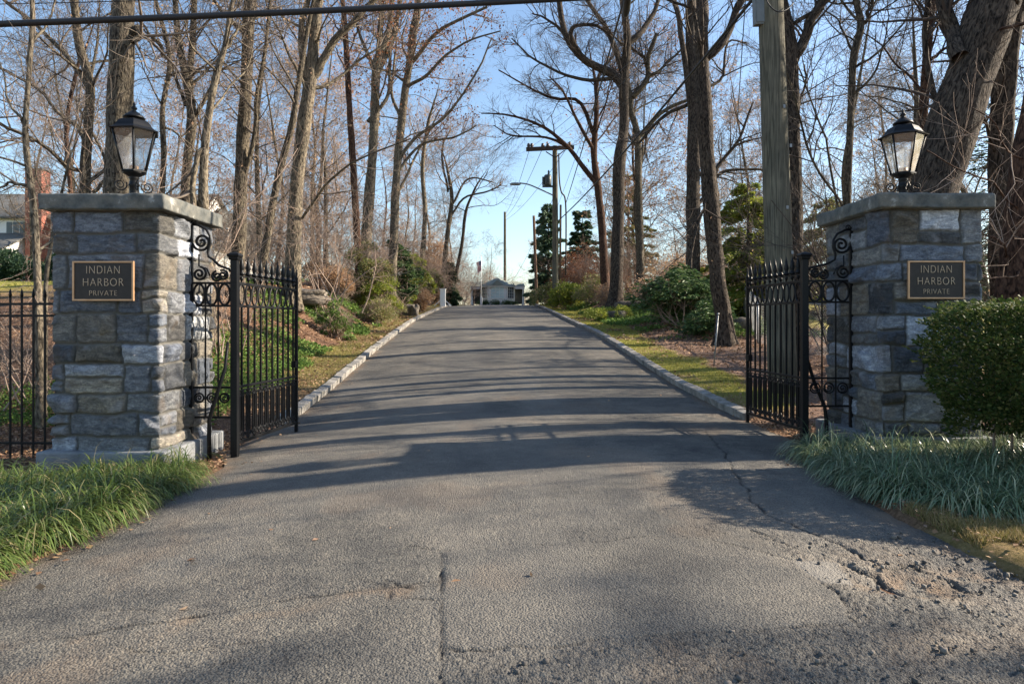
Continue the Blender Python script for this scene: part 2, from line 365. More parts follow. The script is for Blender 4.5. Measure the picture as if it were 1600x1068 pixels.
def asphaltmat():
    m, nt, b = newmat('worn asphalt'); L = nt.links.new
    tc = N(nt, 'ShaderNodeTexCoord')
    def nz(scale, det=5, rg=.6):
        n = N(nt, 'ShaderNodeTexNoise'); n.inputs['Scale'].default_value = scale; n.inputs['Detail'].default_value = det; n.inputs['Roughness'].default_value = rg
        L(tc.outputs['Object'], n.inputs[0]); return n
    big = nz(.8, 7, .7); mid = nz(5, 8, .75); fine = nz(60, 5, .8)
    vc = N(nt, 'ShaderNodeTexVoronoi'); vc.inputs['Scale'].default_value = 140; L(tc.outputs['Object'], vc.inputs[0])
    vb = N(nt, 'ShaderNodeRGBToBW'); L(vc.outputs['Color'], vb.inputs[0])
    va = N(nt, 'ShaderNodeMath', operation='MULTIPLY_ADD'); L(fine.outputs[0], va.inputs[0]); va.inputs[1].default_value = .9; L(vb.outputs[0], va.inputs[2])
    r1 = ramp(nt, [(.34, (.062, .062, .061)), (.5, (.100, .096, .088)), (.66, (.146, .134, .117))]); L(big.outputs[0], r1.inputs[0])
    r2 = ramp(nt, [(.3, (.68, .68, .70)), (.7, (1.3, 1.27, 1.2))]); L(mid.outputs[0], r2.inputs[0])
    r3 = ramp(nt, [(.55, (.34, .34, .36)), (.85, (.88, .88, .88)), (1.0, (1.0, 1.0, 1.0))]); L(va.outputs[0], r3.inputs[0])
    r3.color_ramp.elements[2].position = 1.0; r3.color_ramp.elements[2].color = (1.5, 1.47, 1.4, 1)
    a = N(nt, 'ShaderNodeMix', data_type='RGBA', blend_type='MULTIPLY'); a.inputs[0].default_value = 1; L(r1.outputs[0], a.inputs[6]); L(r2.outputs[0], a.inputs[7])
    c = N(nt, 'ShaderNodeMix', data_type='RGBA', blend_type='MULTIPLY'); c.inputs[0].default_value = .9; L(a.outputs[2], c.inputs[6]); L(r3.outputs[0], c.inputs[7])
    def mixattr(src, an, col):
        at = N(nt, 'ShaderNodeAttribute', attribute_name=an); x = N(nt, 'ShaderNodeMix', data_type='RGBA')
        L(at.outputs['Fac'], x.inputs[0]); L(src, x.inputs[6]); x.inputs[7].default_value = (*col, 1); return x.outputs[2]
    s = mixattr(c.outputs[2], 'dirt', (.22, .15, .095)); s = mixattr(s, 'pale', (.22, .205, .18)); s = mixattr(s, 'crack', (.02, .018, .016))
    L(s, b.inputs['Base Color']); b.inputs['Roughness'].default_value = .82; b.inputs['Specular IOR Level'].default_value = .35
    v = N(nt, 'ShaderNodeTexVoronoi'); v.inputs['Scale'].default_value = 90; L(tc.outputs['Object'], v.inputs[0])
    ad = N(nt, 'ShaderNodeMath', operation='MULTIPLY_ADD'); L(v.outputs[0], ad.inputs[0]); ad.inputs[1].default_value = -1.3; L(fine.outputs[0], ad.inputs[2])
    bp = N(nt, 'ShaderNodeBump'); bp.inputs['Strength'].default_value = .85; bp.inputs['Distance'].default_value = .007; bp.invert = False
    L(ad.outputs[0], bp.inputs['Height']); L(bp.outputs[0], b.inputs['Normal'])
    return m
M['asphalt'] = asphaltmat()

def groundmat():
    m, nt, b = newmat('soil leaves and lawn'); L = nt.links.new
    tc = N(nt, 'ShaderNodeTexCoord')
    def nz(scale, det=6):
        n = N(nt, 'ShaderNodeTexNoise'); n.inputs['Scale'].default_value = scale; n.inputs['Detail'].default_value = det; n.inputs['Roughness'].default_value = .7
        L(tc.outputs['Object'], n.inputs[0]); return n
    n1, n2 = nz(9), nz(28)
    lit = ramp(nt, [(.3, (.06, .036, .024)), (.5, (.17, .10, .065)), (.7, (.32, .20, .13))]); L(n2.outputs[0], lit.inputs[0])
    gr = ramp(nt, [(.3, (.16, .16, .035)), (.5, (.27, .26, .055)), (.72, (.38, .31, .12))]); L(n1.outputs[0], gr.inputs[0])
    mu = ramp(nt, [(.3, (.11, .066, .046)), (.5, (.23, .15, .11)), (.7, (.34, .235, .18))]); L(n2.outputs[0], mu.inputs[0])
    a1 = N(nt, 'ShaderNodeAttribute', attribute_name='lawn'); a2 = N(nt, 'ShaderNodeAttribute', attribute_name='mulch')
    x = N(nt, 'ShaderNodeMix', data_type='RGBA'); L(a2.outputs['Fac'], x.inputs[0]); L(lit.outputs[0], x.inputs[6]); L(mu.outputs[0], x.inputs[7])
    y = N(nt, 'ShaderNodeMix', data_type='RGBA'); L(a1.outputs['Fac'], y.inputs[0]); L(x.outputs[2], y.inputs[6]); L(gr.outputs[0], y.inputs[7])
    L(y.outputs[2], b.inputs['Base Color']); b.inputs['Roughness'].default_value = .95; b.inputs['Specular IOR Level'].default_value = .1
    bp = N(nt, 'ShaderNodeBump'); bp.inputs['Strength'].default_value = .8; bp.inputs['Distance'].default_value = .04; L(n2.outputs[0], bp.inputs['Height']); L(bp.outputs[0], b.inputs['Normal'])
    return m
M['ground'] = groundmat()

# ------------------------------------------------------------------ ground shape
_ry = [-40, 8, 10.8, 14.1, 18.7, 23.1, 30.7, 42, 52, 57, 75, 110, 500]
_rz = [0, 0, .02, .24, .68, 1.07, 1.58, 2.24, 2.78, 2.96, 3.45, 3.5, 3.5]
_yy = np.linspace(-40, 500, 5401)
_k = np.hanning(31); _k /= _k.sum()
_zz = np.convolve(np.pad(np.interp(_yy, _ry, _rz), 15, mode='edge'), _k, 'valid')
_cc = np.convolve(np.pad(np.interp(_yy, [-40, 10.8, 14.1, 18.7, 23.1, 30.7, 52, 500], [0, 0, -.2, -.4, -.57, -1.0, -1.57, -1.57]), 15, mode='edge'), _k, 'valid')
rz = lambda y: np.interp(y, _yy, _zz)
cx = lambda y: np.interp(y, _yy, _cc)
hwl = lambda y: np.interp(y, [0, 3, 5, 7.2, 8.2, 10.3, 500], [3.5, 3.15, 2.98, 3.02, 3.40, 3.44, 3.44])
hwr = lambda y: np.interp(y, [0, 3, 5, 7.2, 8.2, 10.3, 500], [2.85, 2.88, 2.80, 3.05, 3.45, 3.46, 3.44])
def roadz(x, y):
    u = x - cx(y); f = np.interp(y, [0, 12, 40], [1, 1, .6])
    return rz(y) + f * (.06 - .010 * np.minimum(u * u, 14) + .012 * np.clip(u, -4, 4))
def gz(x, y):
    x = np.asarray(x, float); y = np.asarray(y, float)
    u = x - cx(y); left = u < 0
    hw = np.where(left, hwl(y), hwr(y)); e = np.abs(u) - hw
    z = roadz(x, y) + np.where(e > 0, np.interp(y, [0, 5.5, 7.0, 10.0, 10.5], [.10, .07, 0, 0, .10]) * sm(e / .14) - .006 * (y > 6.5) * (y < 10.2), -.06 * sm(-e / .1 + .4))
    bl = np.interp(y, [8, 10, 13, 20, 30, 60, 100], [0, .12, .85, 1.8, 1.6, .9, .8])
    br = np.interp(y, [20, 30, 38, 60, 100], [0, .35, .7, .6, .5])
    z = z + np.where(left, bl * sm((e - 1.0) / 3.6), br * sm((e - 1.0) / 3.0))
    z = z + sm(e / 2) * np.interp(y, [6, 9, 13], [.25, .35, 1]) * (.10 * noise(x * .5, y * .5, 0, 3) + .05 * noise(x * 1.7, y * 1.7, 0, 5))
    return z
def gzf(x, y): return float(gz(x, y))

# terrain sheet
def axis(lo, hi, c0, c1, fine, grow=1.16):
    a = list(np.arange(c0, c1 + 1e-6, fine)); s = fine; v = c1
    while v < hi: s *= grow; v += s; a.append(v)
    s = fine; v = c0; b = []
    while v > lo: s *= grow; v -= s; b.append(v)
    return np.array(b[::-1] + a)
xs = axis(-600, 600, -9, 9, .09); ys = axis(-60, 1500, 2, 20, .12, 1.03)
X, Y = np.meshgrid(xs, ys); Z = gz(X, Y)
xf, yf = X.ravel(), Y.ravel()
idx = np.arange(X.size).reshape(X.shape)
Fq = np.stack([idx[:-1, :-1], idx[:-1, 1:], idx[1:, 1:], idx[1:, :-1]], -1).reshape(-1, 4)
def masks(x, y):
    u = x - cx(y); e = np.where(u < 0, -u - hwl(y), u - hwr(y)); nn = fbm(x * .9, y * .9, 0, 21, 3) * .35
    vl = 1 - sm((e - 1.25 - nn) / .35)
    vr = 1 - sm((e - np.interp(y, [10, 16, 22, 40], [.95, 1.0, 1.25, 1.7]) - nn) / .35)
    lawn = np.where(u < 0, vl * (.25 + .75 * sm((y - 11.5) / 8)), vr) * sm((y - 10) / 1.5) * np.clip(.95 + .9 * fbm(x * 1.1, y * .7, 0, 23, 3), .25, 1)
    lawn = np.maximum(lawn, sm((-x - 12 + nn * 4) / 2) * sm((y - 17) / 4))         # lawn of the house beyond the fence
    lawn = np.maximum(lawn, sm((x - 9.5) / 2) * sm((y - 14) / 3) * .8)
    lawn = np.maximum(lawn, .35 * (x > 2) * (y < 5.2) * sm(nn * 4 + .4))
    mulch = (u > 0) * sm((y - 9) / 1) * (1 - sm((y - 21) / 4))
    return lawn, mulch
lw, mc = masks(xf, yf)
g = link('ground', np_mesh('ground', np.stack([xf, yf, Z.ravel()], 1), Fq, True, {'lawn': lw, 'mulch': mc}), M['ground']); tag(g, kind='structure')

# ------------------------------------------------------------------ road with its worn surface in the mesh
yy = [0.8]
while yy[-1] < 120: yy.append(yy[-1] + max(.008, .011 * (yy[-1] / 3) ** 1.5))
yy = np.array(yy); tt = np.linspace(-1, 1, 441)
T, Y = np.meshgrid(tt, yy)
hw_ = np.where(T < 0, hwl(Y) + .06, hwr(Y) + .05) + .05 * fbm(Y * 2.2, T * 0 + np.sign(T), 0, 31, 3) * (Y < 10)
X = cx(Y) + T * hw_
Z = roadz(X, Y) + .004
xf, yf, zf = X.ravel(), Y.ravel(), Z.ravel()
def seg_dist(x, y, pl):
    d = np.full(x.shape, 9.); 
    for (x0, y0), (x1, y1) in zip(pl[:-1], pl[1:]):
        dx, dy = x1 - x0, y1 - y0; t = np.clip(((x - x0) * dx + (y - y0) * dy) / (dx * dx + dy * dy), 0, 1)
        d = np.minimum(d, np.hypot(x - x0 - t * dx, y - y0 - t * dy))
    return d
def plan(pts): return [((px - CX) / F * (F * CH / (py - HY)), F * CH / (py - HY)) for px, py in pts]
near = yf < 9
xn, yn = xf[near], yf[near]
wx = xn + .03 * fbm(xn * 5, yn * 5, 0, 41, 3) + .008 * noise(xn * 40, yn * 40, 0, 43); wy = yn + .03 * fbm(xn * 5, yn * 5, 0, 42, 3) + .008 * noise(xn * 40, yn * 40, 0, 44)
crk = np.zeros(xn.shape)
def crack(pts, w, a=1.0, straight=False):
    global crk
    p = plan(pts); d = seg_dist(xn if straight else wx, yn if straight else wy, p)
    br = .65 + .5 * noise(xn * 9, yn * 9, 0, 50)
    crk = np.maximum(crk, a * 1.05 * br * (1 - sm((d - w * .4) / (w * .9))))
crack([(689, 880), (690, 960), (690, 1100)], .010, .9, True)
crack([(-60, 1006), (150, 985), (330, 968), (480, 945), (600, 935), (690, 925)], .012, .9)
crack([(160, 945), (220, 950), (240, 958)], .007, .7); crack([(590, 880), (640, 870), (690, 873), (900, 868)], .006, .6)
crack([(600, 925), (640, 938), (690, 930)], .012, .8); crack([(640, 950), (690, 958)], .010, .8); crack([(560, 920), (600, 935), (612, 950)], .009, .8)
crack([(1090, 660), (1120, 700), (1150, 745), (1175, 790), (1200, 815), (1240, 832), (1310, 860), (1345, 885), (1390, 897), (1450, 893)], .014)
crack([(1180, 840), (1230, 865), (1270, 880)], .010, .8); crack([(1080, 838), (1140, 850), (1215, 858)], .006, .7)
crack([(800, 862), (880, 868), (1000, 858), (1110, 862), (1240, 893)], .006, .7)
crack([(1240, 893), (1300, 945), (1350, 1000), (1180, 1010), (1000, 1022), (850, 1035), (690, 1040)], .007, .55)
crack([(1310, 893), (1370, 905), (1410, 935)], .03, 1.0); crack([(1430, 895), (1480, 912), (1510, 930)], .02, .9)
crack([(150, 1010), (260, 1030), (420, 1018)], .006, .6); crack([(1130, 460 + 150), (1010, 600), (880, 612)], .004, .4)
crack([(860, 575), (866, 600), (868, 625), (890, 650)], .012, .5)
def poly_mask(x, y, poly, soft):
    ins = np.zeros(x.shape, bool); n = len(poly)
    for i in range(n):
        x0, y0 = poly[i]; x1, y1 = poly[(i + 1) % n]
        c = ((y0 > y) != (y1 > y)) & (x < (x1 - x0) * (y - y0) / (y1 - y0 + 1e-12) + x0); ins ^= c
    d = seg_dist(x, y, poly + poly[:1]); sd = np.where(ins, d, -d)
    return sm((sd + soft) / (2 * soft))
patch = poly_mask(wx, wy, plan([(690, 875), (1000, 862), (1190, 858), (1245, 895), (1350, 1000), (1000, 1022), (690, 1042)]), .02)
rub = poly_mask(wx, wy, plan([(1150, 835), (1280, 850), (1420, 840), (1640, 905), (1800, 1100), (700, 1110), (690, 1045), (1000, 1024), (1350, 1000), (1240, 893)]), .08)
lroad = 1 - sm((yn - 4.6) / 2.2)
paleq = poly_mask(wx, wy, plan([(1236, 893), (1305, 893), (1325, 925), (1285, 928)]), .012)
hole = np.maximum(np.exp(-(((wx - 2.12) / .30) ** 2 + ((wy - 3.72) / .17) ** 2) ** 1.5), np.exp(-(((wx - 2.62) / .20) ** 2 + ((wy - 3.9) / .12) ** 2) ** 2) * .8)
def worley(x, y, sc, sd):
    X_, Y_ = x * sc, y * sc; ix, iy = np.floor(X_), np.floor(Y_); best = np.full(x.shape, 9.); rnd = np.zeros(x.shape)
    for a in (-1, 0, 1):
        for b in (-1, 0, 1):
            cx_, cy_ = ix + a, iy + b; jx = cx_ + _hash(cx_, cy_, cx_ * 0, sd); jy = cy_ + _hash(cx_, cy_, cx_ * 0 + 1, sd); dd = (jx - X_) ** 2 + (jy - Y_) ** 2
            m_ = dd < best; best = np.where(m_, dd, best); rnd = np.where(m_, _hash(cx_, cy_, cx_ * 0 + 2, sd), rnd)
    return np.sqrt(best), rnd
ridg = lambda s, sd: 1 - np.abs(noise(xn * s, yn * s, 0, sd)) * 2
w1, h1 = worley(wx, wy, 24, 60); w2, h2 = worley(wx, wy, 46, 61)
w0, h0 = worley(wx, wy, 13, 59)
w1, h1 = worley(wx, wy, 34, 60); w2, h2 = worley(wx, wy, 60, 61)
chunk = .0 * h0 + .9 * (.2 + h1) * sm((.66 - w1) / .28) + .8 * (.2 + h2) * sm((.66 - w2) / .3) - 1.0 + .8 * fbm(xn * 4, yn * 4, 0, 62, 2)
amp = .0014 + .0024 * lroad * (1 - patch) + .0062 * rub * (1 - paleq) * (1 - .4 * hole)
dz = amp * chunk * 1.0 + .0012 * noise(xn * 60, yn * 60, 0, 63) + .012 * fbm(xn * .9, yn * .9, 0, 64, 2) * sm((3.2 - np.abs(xn)) / .6)
dz += patch * .006 - hole * .045 - crk * (.012 + .016 * rub) + .010 * rub * fbm(xn * 2.2, yn * 2.2, 0, 66, 2)
zf = zf.copy(); zf[near] += dz
crackA = np.zeros(xf.shape); dirtA = np.zeros(xf.shape); paleA = np.zeros(xf.shape)
crackA[near] = np.clip(crk, 0, .95)
dirt = .8 * hole * sm(.5 + fbm(xn * 9, yn * 9, 0, 71, 3)) +   .16 * rub * sm(fbm(xn * 3, yn * 3, 0, 72, 3) * 1.5) + .40 * np.exp(-((seg_dist(wx, wy, plan([(-50, 1012), (330, 975), (690, 932)])) - .02) / .07) ** 2) * sm(.2 + noise(xn * 7, yn * 7, 0, 73))
dirtA[near] = np.clip(dirt, 0, 1); nearset = near
edge = sm((np.abs(T.ravel()) - .90) / .1); dirtA = np.maximum(dirtA, .65 * edge * sm(.45 + fbm(xf * 3, yf * 3, 0, 74, 3)) * np.where(yf > 2, 1, .5))
paleA += .22 * sm(fbm(xf * .8, yf * .35, 0, 77, 4) * 1.6 - .1) * (yf < 14)
dirtA = np.maximum(dirtA,   .20 * sm(fbm(xf * 1.6, yf * 1.1, 0, 78, 4) * 2 - .5) * (yf < 12))
crackA += .18 * sm(fbm(xf * 1.1, yf * .9, 0, 79, 4) * 2 - .7) * (yf < 20)
track = np.exp(-((np.abs(xf - cx(yf) + .1) - .75) / .45) ** 2); paleA += .12 * track * sm((yf - 6) / 4)
paleA[near] = np.maximum(paleA[near], np.maximum(.75 * paleq, .10 * patch))
idx = np.arange(X.size).reshape(X.shape)
Fq = np.stack([idx[:-1, :-1], idx[:-1, 1:], idx[1:, 1:], idx[1:, :-1]], -1).reshape(-1, 4)
rd = link('road', np_mesh('road', np.stack([xf, yf, zf], 1), Fq, True, {'crack': crackA, 'dirt': dirtA, 'pale': paleA}), M['asphalt']); tag(rd, kind='structure')

g = np.random.default_rng(55); n = 5200
gx_, gy_ = g.uniform(-1.2, 3.1, n), 2.6 + 2.6 * g.uniform(0, 1, n) ** 1.4
rm = poly_mask(gx_, gy_, plan([(1150, 835), (1280, 850), (1420, 840), (1640, 905), (1800, 1100), (700, 1110), (690, 1045), (1000, 1024), (1350, 1000), (1240, 893)]), .12)
hm = np.exp(-(((gx_ - 2.2) / .5) ** 2 + ((gy_ - 3.75) / .3) ** 2)); kk = g.uniform(0, 1, n) < rm * (.10 + .55 * hm + .35 * (gx_ > 2.4)); gx_, gy_ = gx_[kk], gy_[kk]; n = len(gx_)
cube = np.array([(a, b, c) for a in (-1, 1) for b in (-1, 1) for c in (-1, 1)], float)
sz = (.0045 + .010 * g.uniform(0, 1, n) ** 2.5)[:, None, None]; V = cube[None] * g.uniform(.45, 1.0, (n, 1, 3)) * sz * g.uniform(.7, 1.25, (n, 8, 3))
th = g.uniform(0, 6.28, n); c_, s_ = np.cos(th)[:, None], np.sin(th)[:, None]; V = np.stack([V[..., 0] * c_ - V[..., 1] * s_, V[..., 0] * s_ + V[..., 1] * c_, V[..., 2]], -1)
V += np.stack([gx_, gy_, roadz(gx_, gy_) + .006], 1)[:, None] + np.array([0, 0, 1]) * sz * .4
I = np.arange(n)[:, None, None] * 8 + np.array([(0, 1, 3, 2), (4, 6, 7, 5), (0, 4, 5, 1), (2, 3, 7, 6), (0, 2, 6, 4), (1, 5, 7, 3)])[None]
M['gravel'] = leafmat('loose gravel', [(.07, .066, .06), (.12, .11, .10), (.20, .18, .155), (.08, .075, .07), (.26, .22, .18)], .85, .0, .3)
o = link('gravel', np_mesh('gravel', V.reshape(-1, 3), I.reshape(-1, 4)), M['gravel']); tag(o, 'loose gravel crumbled from the broken asphalt', 'gravel', None, 'stuff')

# kerbs of granite setts
def kerb(side, y0, y1):
    m = MB(); y = y0; r = random.Random(side + 5)
    while y < y1:
        ln = r.uniform(.24, .34) * (1 + (y > 30) * .5); c = cx(y + ln / 2); hw = hwl(y) if side < 0 else hwr(y)
        x = c + side * (hw + .085) + r.uniform(-.012, .012)
        dxdy = cx(y + ln) - cx(y); z = roadz(x - side * .1, y + ln / 2); h = .125 + r.uniform(-.012, .012)
        slope = (rz(y + ln) - rz(y)) / ln
        rot = Matrix.Rotation(-dxdy / ln + r.uniform(-.03, .03), 3, 'Z') @ Matrix.Rotation(math.atan(slope), 3, 'X') @ Matrix.Rotation(side * -.12 + r.uniform(-.04, .04), 3, 'Y')
        m.box((x, y + ln / 2, z - .06 + h / 2), (.085, ln / 2 - .006, h / 2 + .06), rot); y += ln
    o = m.build('kerb', M['kerb_l'], None, .012); tag(o, kind='structure')
kerb(-1, 10.4, 58); kerb(1, 10.2, 58)

# ------------------------------------------------------------------ stone pillars
def stone_layout(per, H, r, corners):
    cells = []; z = 0
    while z < H - .02:
        h = min(r.choice([.21, .25, .28, .31, .34, .38]), H - z)
        if H - z - h < .10: h = H - z
        off = r.uniform(0, .3); s = off
        while s < per + off - .01:
            w = r.uniform(.34, .82)
            if per + off - s - w < .2: w = per + off - s
            if h >= .28 and r.random() < .25:
                k = r.uniform(.35, .65) * h; cells += [(s, z, w, k), (s, z + k, w, h - k)]
            elif h >= .25 and w > .45 and r.random() < .3:
                k = r.uniform(.35, .65) * h; w1 = w * r.uniform(.35, .6); cells += [(s, z, w1, h), (s + w1, z, w - w1, k), (s + w1, z + k, w - w1, h - k)]
            else: cells.append((s, z, w, h))
            s += w
        z += h
    return cells
PAL = [(.11, .12, .135), (.15, .16, .175), (.22, .225, .235), (.32, .32, .325), (.13, .122, .11), (.20, .175, .14), (.24, .205, .155), (.155, .152, .145), (.10, .10, .10), (.19, .19, .19), (.36, .36, .36), (.16, .17, .19), (.24, .235, .22), (.17, .155, .13)]
def pillar(name, label, x0, x1, y0, y1, zb, H, captop, seed, gate_side):
    r = random.Random(seed); rn = .03
    root = thing(name, label, 'gate pillar', ((x0 + x1) / 2, (y0 + y1) / 2, zb))
    W, D = x1 - x0, y1 - y0; per = 2 * (W + D)
    n_s = int(per / .0125); n_z = int(H / .0125)
    # perimeter path: corner start front-left, runs along front (+x), right side (+y), back, left
    s = np.linspace(0, per, n_s, endpoint=False)
    px = np.where(s < W, s, np.where(s < W + D, W, np.where(s < 2 * W + D, W - (s - W - D), 0)))
    py = np.where(s < W, 0, np.where(s < W + D, s - W, np.where(s < 2 * W + D, D, D - (s - 2 * W - D))))
    nx = np.zeros(n_s); ny = np.zeros(n_s)
    ny[s < W] = -1; nx[(s >= W) & (s < W + D)] = 1; ny[(s >= W + D) & (s < 2 * W + D)] = 1; nx[s >= 2 * W + D] = -1
    for sc in (0, W, W + D, 2 * W + D):
        for sh in (0, per):
            dd = s - sc - sh; msk = np.abs(dd) < rn; t = (dd[msk] / rn + 1) / 2
            i = [0, W, W + D, 2 * W + D].index(sc)
            n0 = np.array([(-1, 0), (0, -1), (1, 0), (0, 1)][i]); n1 = np.array([(0, -1), (1, 0), (0, 1), (-1, 0)][i])
            a = n0[None] * (1 - t[:, None]) + n1[None] * t[:, None]; a /= np.linalg.norm(a, axis=1, keepdims=True)
            nx[msk], ny[msk] = a[:, 0], a[:, 1]; px[msk] -= (a[:, 0]) * .012 * (1 - np.abs(2 * t - 1)); py[msk] -= a[:, 1] * .012 * (1 - np.abs(2 * t - 1))
    z = np.linspace(0, H, n_z)
    S, Zg = np.meshgrid(s, z); Sx = np.broadcast_to(px, S.shape); Sy = np.broadcast_to(py, S.shape)
    # wobble the joints
    Sw = S + .016 * noise(Sx * 5, Sy * 5 + 9, Zg * 5, seed) + .006 * noise(Sx * 17, Sy * 17 + 9, Zg * 17, seed + 2); Zw = Zg + .020 * noise(Sx * 3.5, Sy * 3.5, Zg * 3.5, seed + 1) + .005 * noise(Sx * 17, Sy * 17, Zg * 17, seed + 3)
    out = np.zeros(S.shape); joint = np.ones(S.shape); col = np.full(S.shape + (3,), .13)
    for (cs, cz, cw, ch) in stone_layout(per, H, r, None):
        proud = r.uniform(.008, .034); tilt = r.uniform(-.03, .03); tiltz = r.uniform(-.06, .06); c = np.array(r.choice(PAL)) * r.choice([.6, .78, .95, 1.1, 1.3, 1.6]) * np.array([.93, .99, 1.10]); sd = r.randrange(10 ** 5); rough = r.uniform(.5, 1.3); skew = r.uniform(-.04, .04)
        for sh in (0, per):
            a = Sw + sh - cs + 0 * skew * (Zw - cz); m_ = (a >= 0) & (a < cw) & (Zw >= cz - 1e-6) & (Zw < cz + ch)
            if not m_.any(): continue
            aa = a[m_]; zz = Zw[m_] - cz
            q = np.minimum(np.minimum(aa, cw - aa), np.minimum(zz, ch - zz)) - .006
            q = q + .006 * noise(aa * 22, zz * 22, 0, sd)
            k = sm(q / .016)
            nzv = fbm(Sx[m_] * 7, Sy[m_] * 7, Zg[m_] * 12, sd, 4)
            facet = np.maximum(nzv, noise(Sx[m_] * 4, Sy[m_] * 4, Zg[m_] * 5, sd + 7) * .6)
            pillow = np.minimum(1, (np.maximum(q, 0) / .06)) ** .6
            pr = random.Random(sd); hh = np.full(aa.shape, .05)
            for _p in range(7): hh = np.minimum(hh, .030 + pr.uniform(0, .016) + pr.gauss(0, .26) * (aa - pr.uniform(.1, .9) * cw) + pr.gauss(0, .32) * (zz - pr.uniform(.1, .9) * ch))
            hh = np.maximum(hh, -.002)
            out[m_] = k * (.25 * proud * (.35 + .65 * pillow) + hh * 1.45 * rough * (.4 + .6 * pillow) + .014 * facet)
            joint[m_] = 1 - k; col[m_] = c
    out -= .006; out -= .024 * joint
    V = np.stack([x0 + Sx + np.broadcast_to(nx, S.shape) * out, y0 + Sy + np.broadcast_to(ny, S.shape) * out, zb + Zg], -1) - np.array(root.location)
    idx = np.arange(S.size).reshape(S.shape); i2 = np.roll(idx, -1, 1)
    Fq = np.stack([idx[:-1], i2[:-1], i2[1:], idx[1:]], -1).reshape(-1, 4)
    me = np_mesh('stonework', V.reshape(-1, 3), Fq, True, {'stone': col.reshape(-1, 3), 'joint': joint.ravel()})
    link('stonework', me, M['stone'], root)
    # cap slab with rough edges
    ov = .085; ct = .165
    gx = np.linspace(x0 - ov, x1 + ov, 60); gy = np.linspace(y0 - ov, y1 + ov, 60)
    prof = [(0, -ct), (-.003, -ct + .02), (0, -ct + .06), (.0, -.03), (-.008, -.008), (-.03, 0)]
    ring = [(x, gy[0]) for x in gx[:-1]] + [(gx[-1], y) for y in gy[:-1]] + [(x, gy[-1]) for x in gx[:0:-1]] + [(gx[0], y) for y in gy[:0:-1]]
    ring = np.array(ring); c = ring.mean(0); d = ring - c; dn = d / np.linalg.norm(d, axis=1, keepdims=True)
    V = []; n = len(ring)
    for o_, z_ in prof:
        w = .016 * fbm(ring[:, 0] * 6, ring[:, 1] * 6, z_ * 9, seed, 4) - .035 * np.maximum(0, noise(ring[:, 0] * 9, ring[:, 1] * 9, z_ * 14, seed + 5) - .45) * (z_ > -.04)
        p = ring + dn * (o_ + w)[:, None]; V.append(np.column_stack([p, captop + z_ + .004 * noise(ring[:, 0] * 9, ring[:, 1] * 9, 0, seed)]))
    for f_ in (.6, .25, .02):
        p = c + (ring - c) * f_; V.append(np.column_stack([p, captop + .01 + .006 * noise(p[:, 0] * 5, p[:, 1] * 5, 0, seed)]))
    Vb = [np.column_stack([c + (ring - c) * .1, np.full(n, captop - ct)])]
    V = np.concatenate(Vb + V); kk = len(V) // n; V = V - np.array(root.location)
    idx = np.arange(kk * n).reshape(kk, n); i2 = np.roll(idx, -1, 1)
    Fq = np.stack([idx[:-1], i2[:-1], i2[1:], idx[1:]], -1).reshape(-1, 4)
    me = np_mesh('cap_stone', V, Fq, False); link('cap_stone', me, M['cap'], root)
    pl = MB(); pl.box(((x0 + x1) / 2 - root.location.x, (y0 + y1) / 2 - root.location.y, .03), (W / 2 + .10, D / 2 + .10, .15))
    o = pl.build('plinth', M['plinth'], root, .02)
    return root
LX0, LX1, LY0, LY1 = -4.79, -3.66, 7.1, 8.36
RX0, RX1, RY0, RY1 = 4.15, 5.28, 7.65, 9.03
LCAP, RCAP = 2.79, 2.90
pillar('stone_pillar', 'stone gate pillar with iron fence at its outer side and pale sunlit inner face', LX0, LX1, LY0, LY1, -.05, LCAP - .165 + .05, LCAP, 11, 1)
pillar('stone_pillar', 'stone gate pillar whose foot is half covered by the clipped holly hedge', RX0, RX1, RY0, RY1, .0, RCAP - .165, RCAP, 29, -1)

# ------------------------------------------------------------------ plaques
def text_mesh(txt, size, depth=.004):
    c = bpy.data.curves.new('t', 'FONT'); c.body = txt; c.size = size; c.align_x = 'CENTER'; c.align_y = 'CENTER'; c.extrude = depth; c.space_character = 1.14; c.offset = -.006 * size * 4
    o = bpy.data.objects.new('t', c); COL.objects.link(o)
    dg = bpy.context.evaluated_depsgraph_get(); me = bpy.data.meshes.new_from_object(o.evaluated_get(dg))
    bpy.data.objects.remove(o); me.name = 'lettering'; me.materials.clear()
    return me
def plaque(pxl, pxr, pyt, pyb, d, label):
    a, b = P(pxl, pyb, d), P(pxr, pyt, d); c = (a + b) / 2; w, h = (b[0] - a[0]), (b[2] - a[2])
    t = thing('plaque', label, 'sign', (c[0], d, c[2]))
    m = MB(); m.box((0, -.008, 0), (w / 2 - .012, .008, h / 2 - .012)); m.build('panel', M['bronze_dark'], t)
    fr = MB(); e = .019
    for sx in (-1, 1): fr.box((sx * (w / 2 - e / 2), -.012, 0), (e / 2, .014, h / 2))
    for sz in (-1, 1): fr.box((0, -.012, sz * (h / 2 - e / 2)), (w / 2 - e, .0138, e / 2))
    fr.build('border', M['bronze'], t, .003)
    for txt, zz, s, wd in (('INDIAN', .27, .235, .54), ('HARBOR', -.04, .235, .66), ('PRIVATE', -.31, .155, .45)):
        me = text_mesh(txt, h * s * 1.25); o = link('lettering', me, M['letter'], t)
        xs_ = [v.co.x for v in me.vertices]; k = w * wd / (max(xs_) - min(xs_))
        o.scale = (k, 1, 1); o.rotation_euler = (R(90), 0, 0); o.location = (0, -.018, zz * h)
plaque(115, 210.5, 408, 470, LY0 - .055, 'dark bronze plaque with gold lettering on the pillar beside the iron fence')
plaque(1417, 1505.5, 407.5, 467, RY0 - .055, 'dark bronze plaque with gold lettering on the pillar above the clipped hedge')

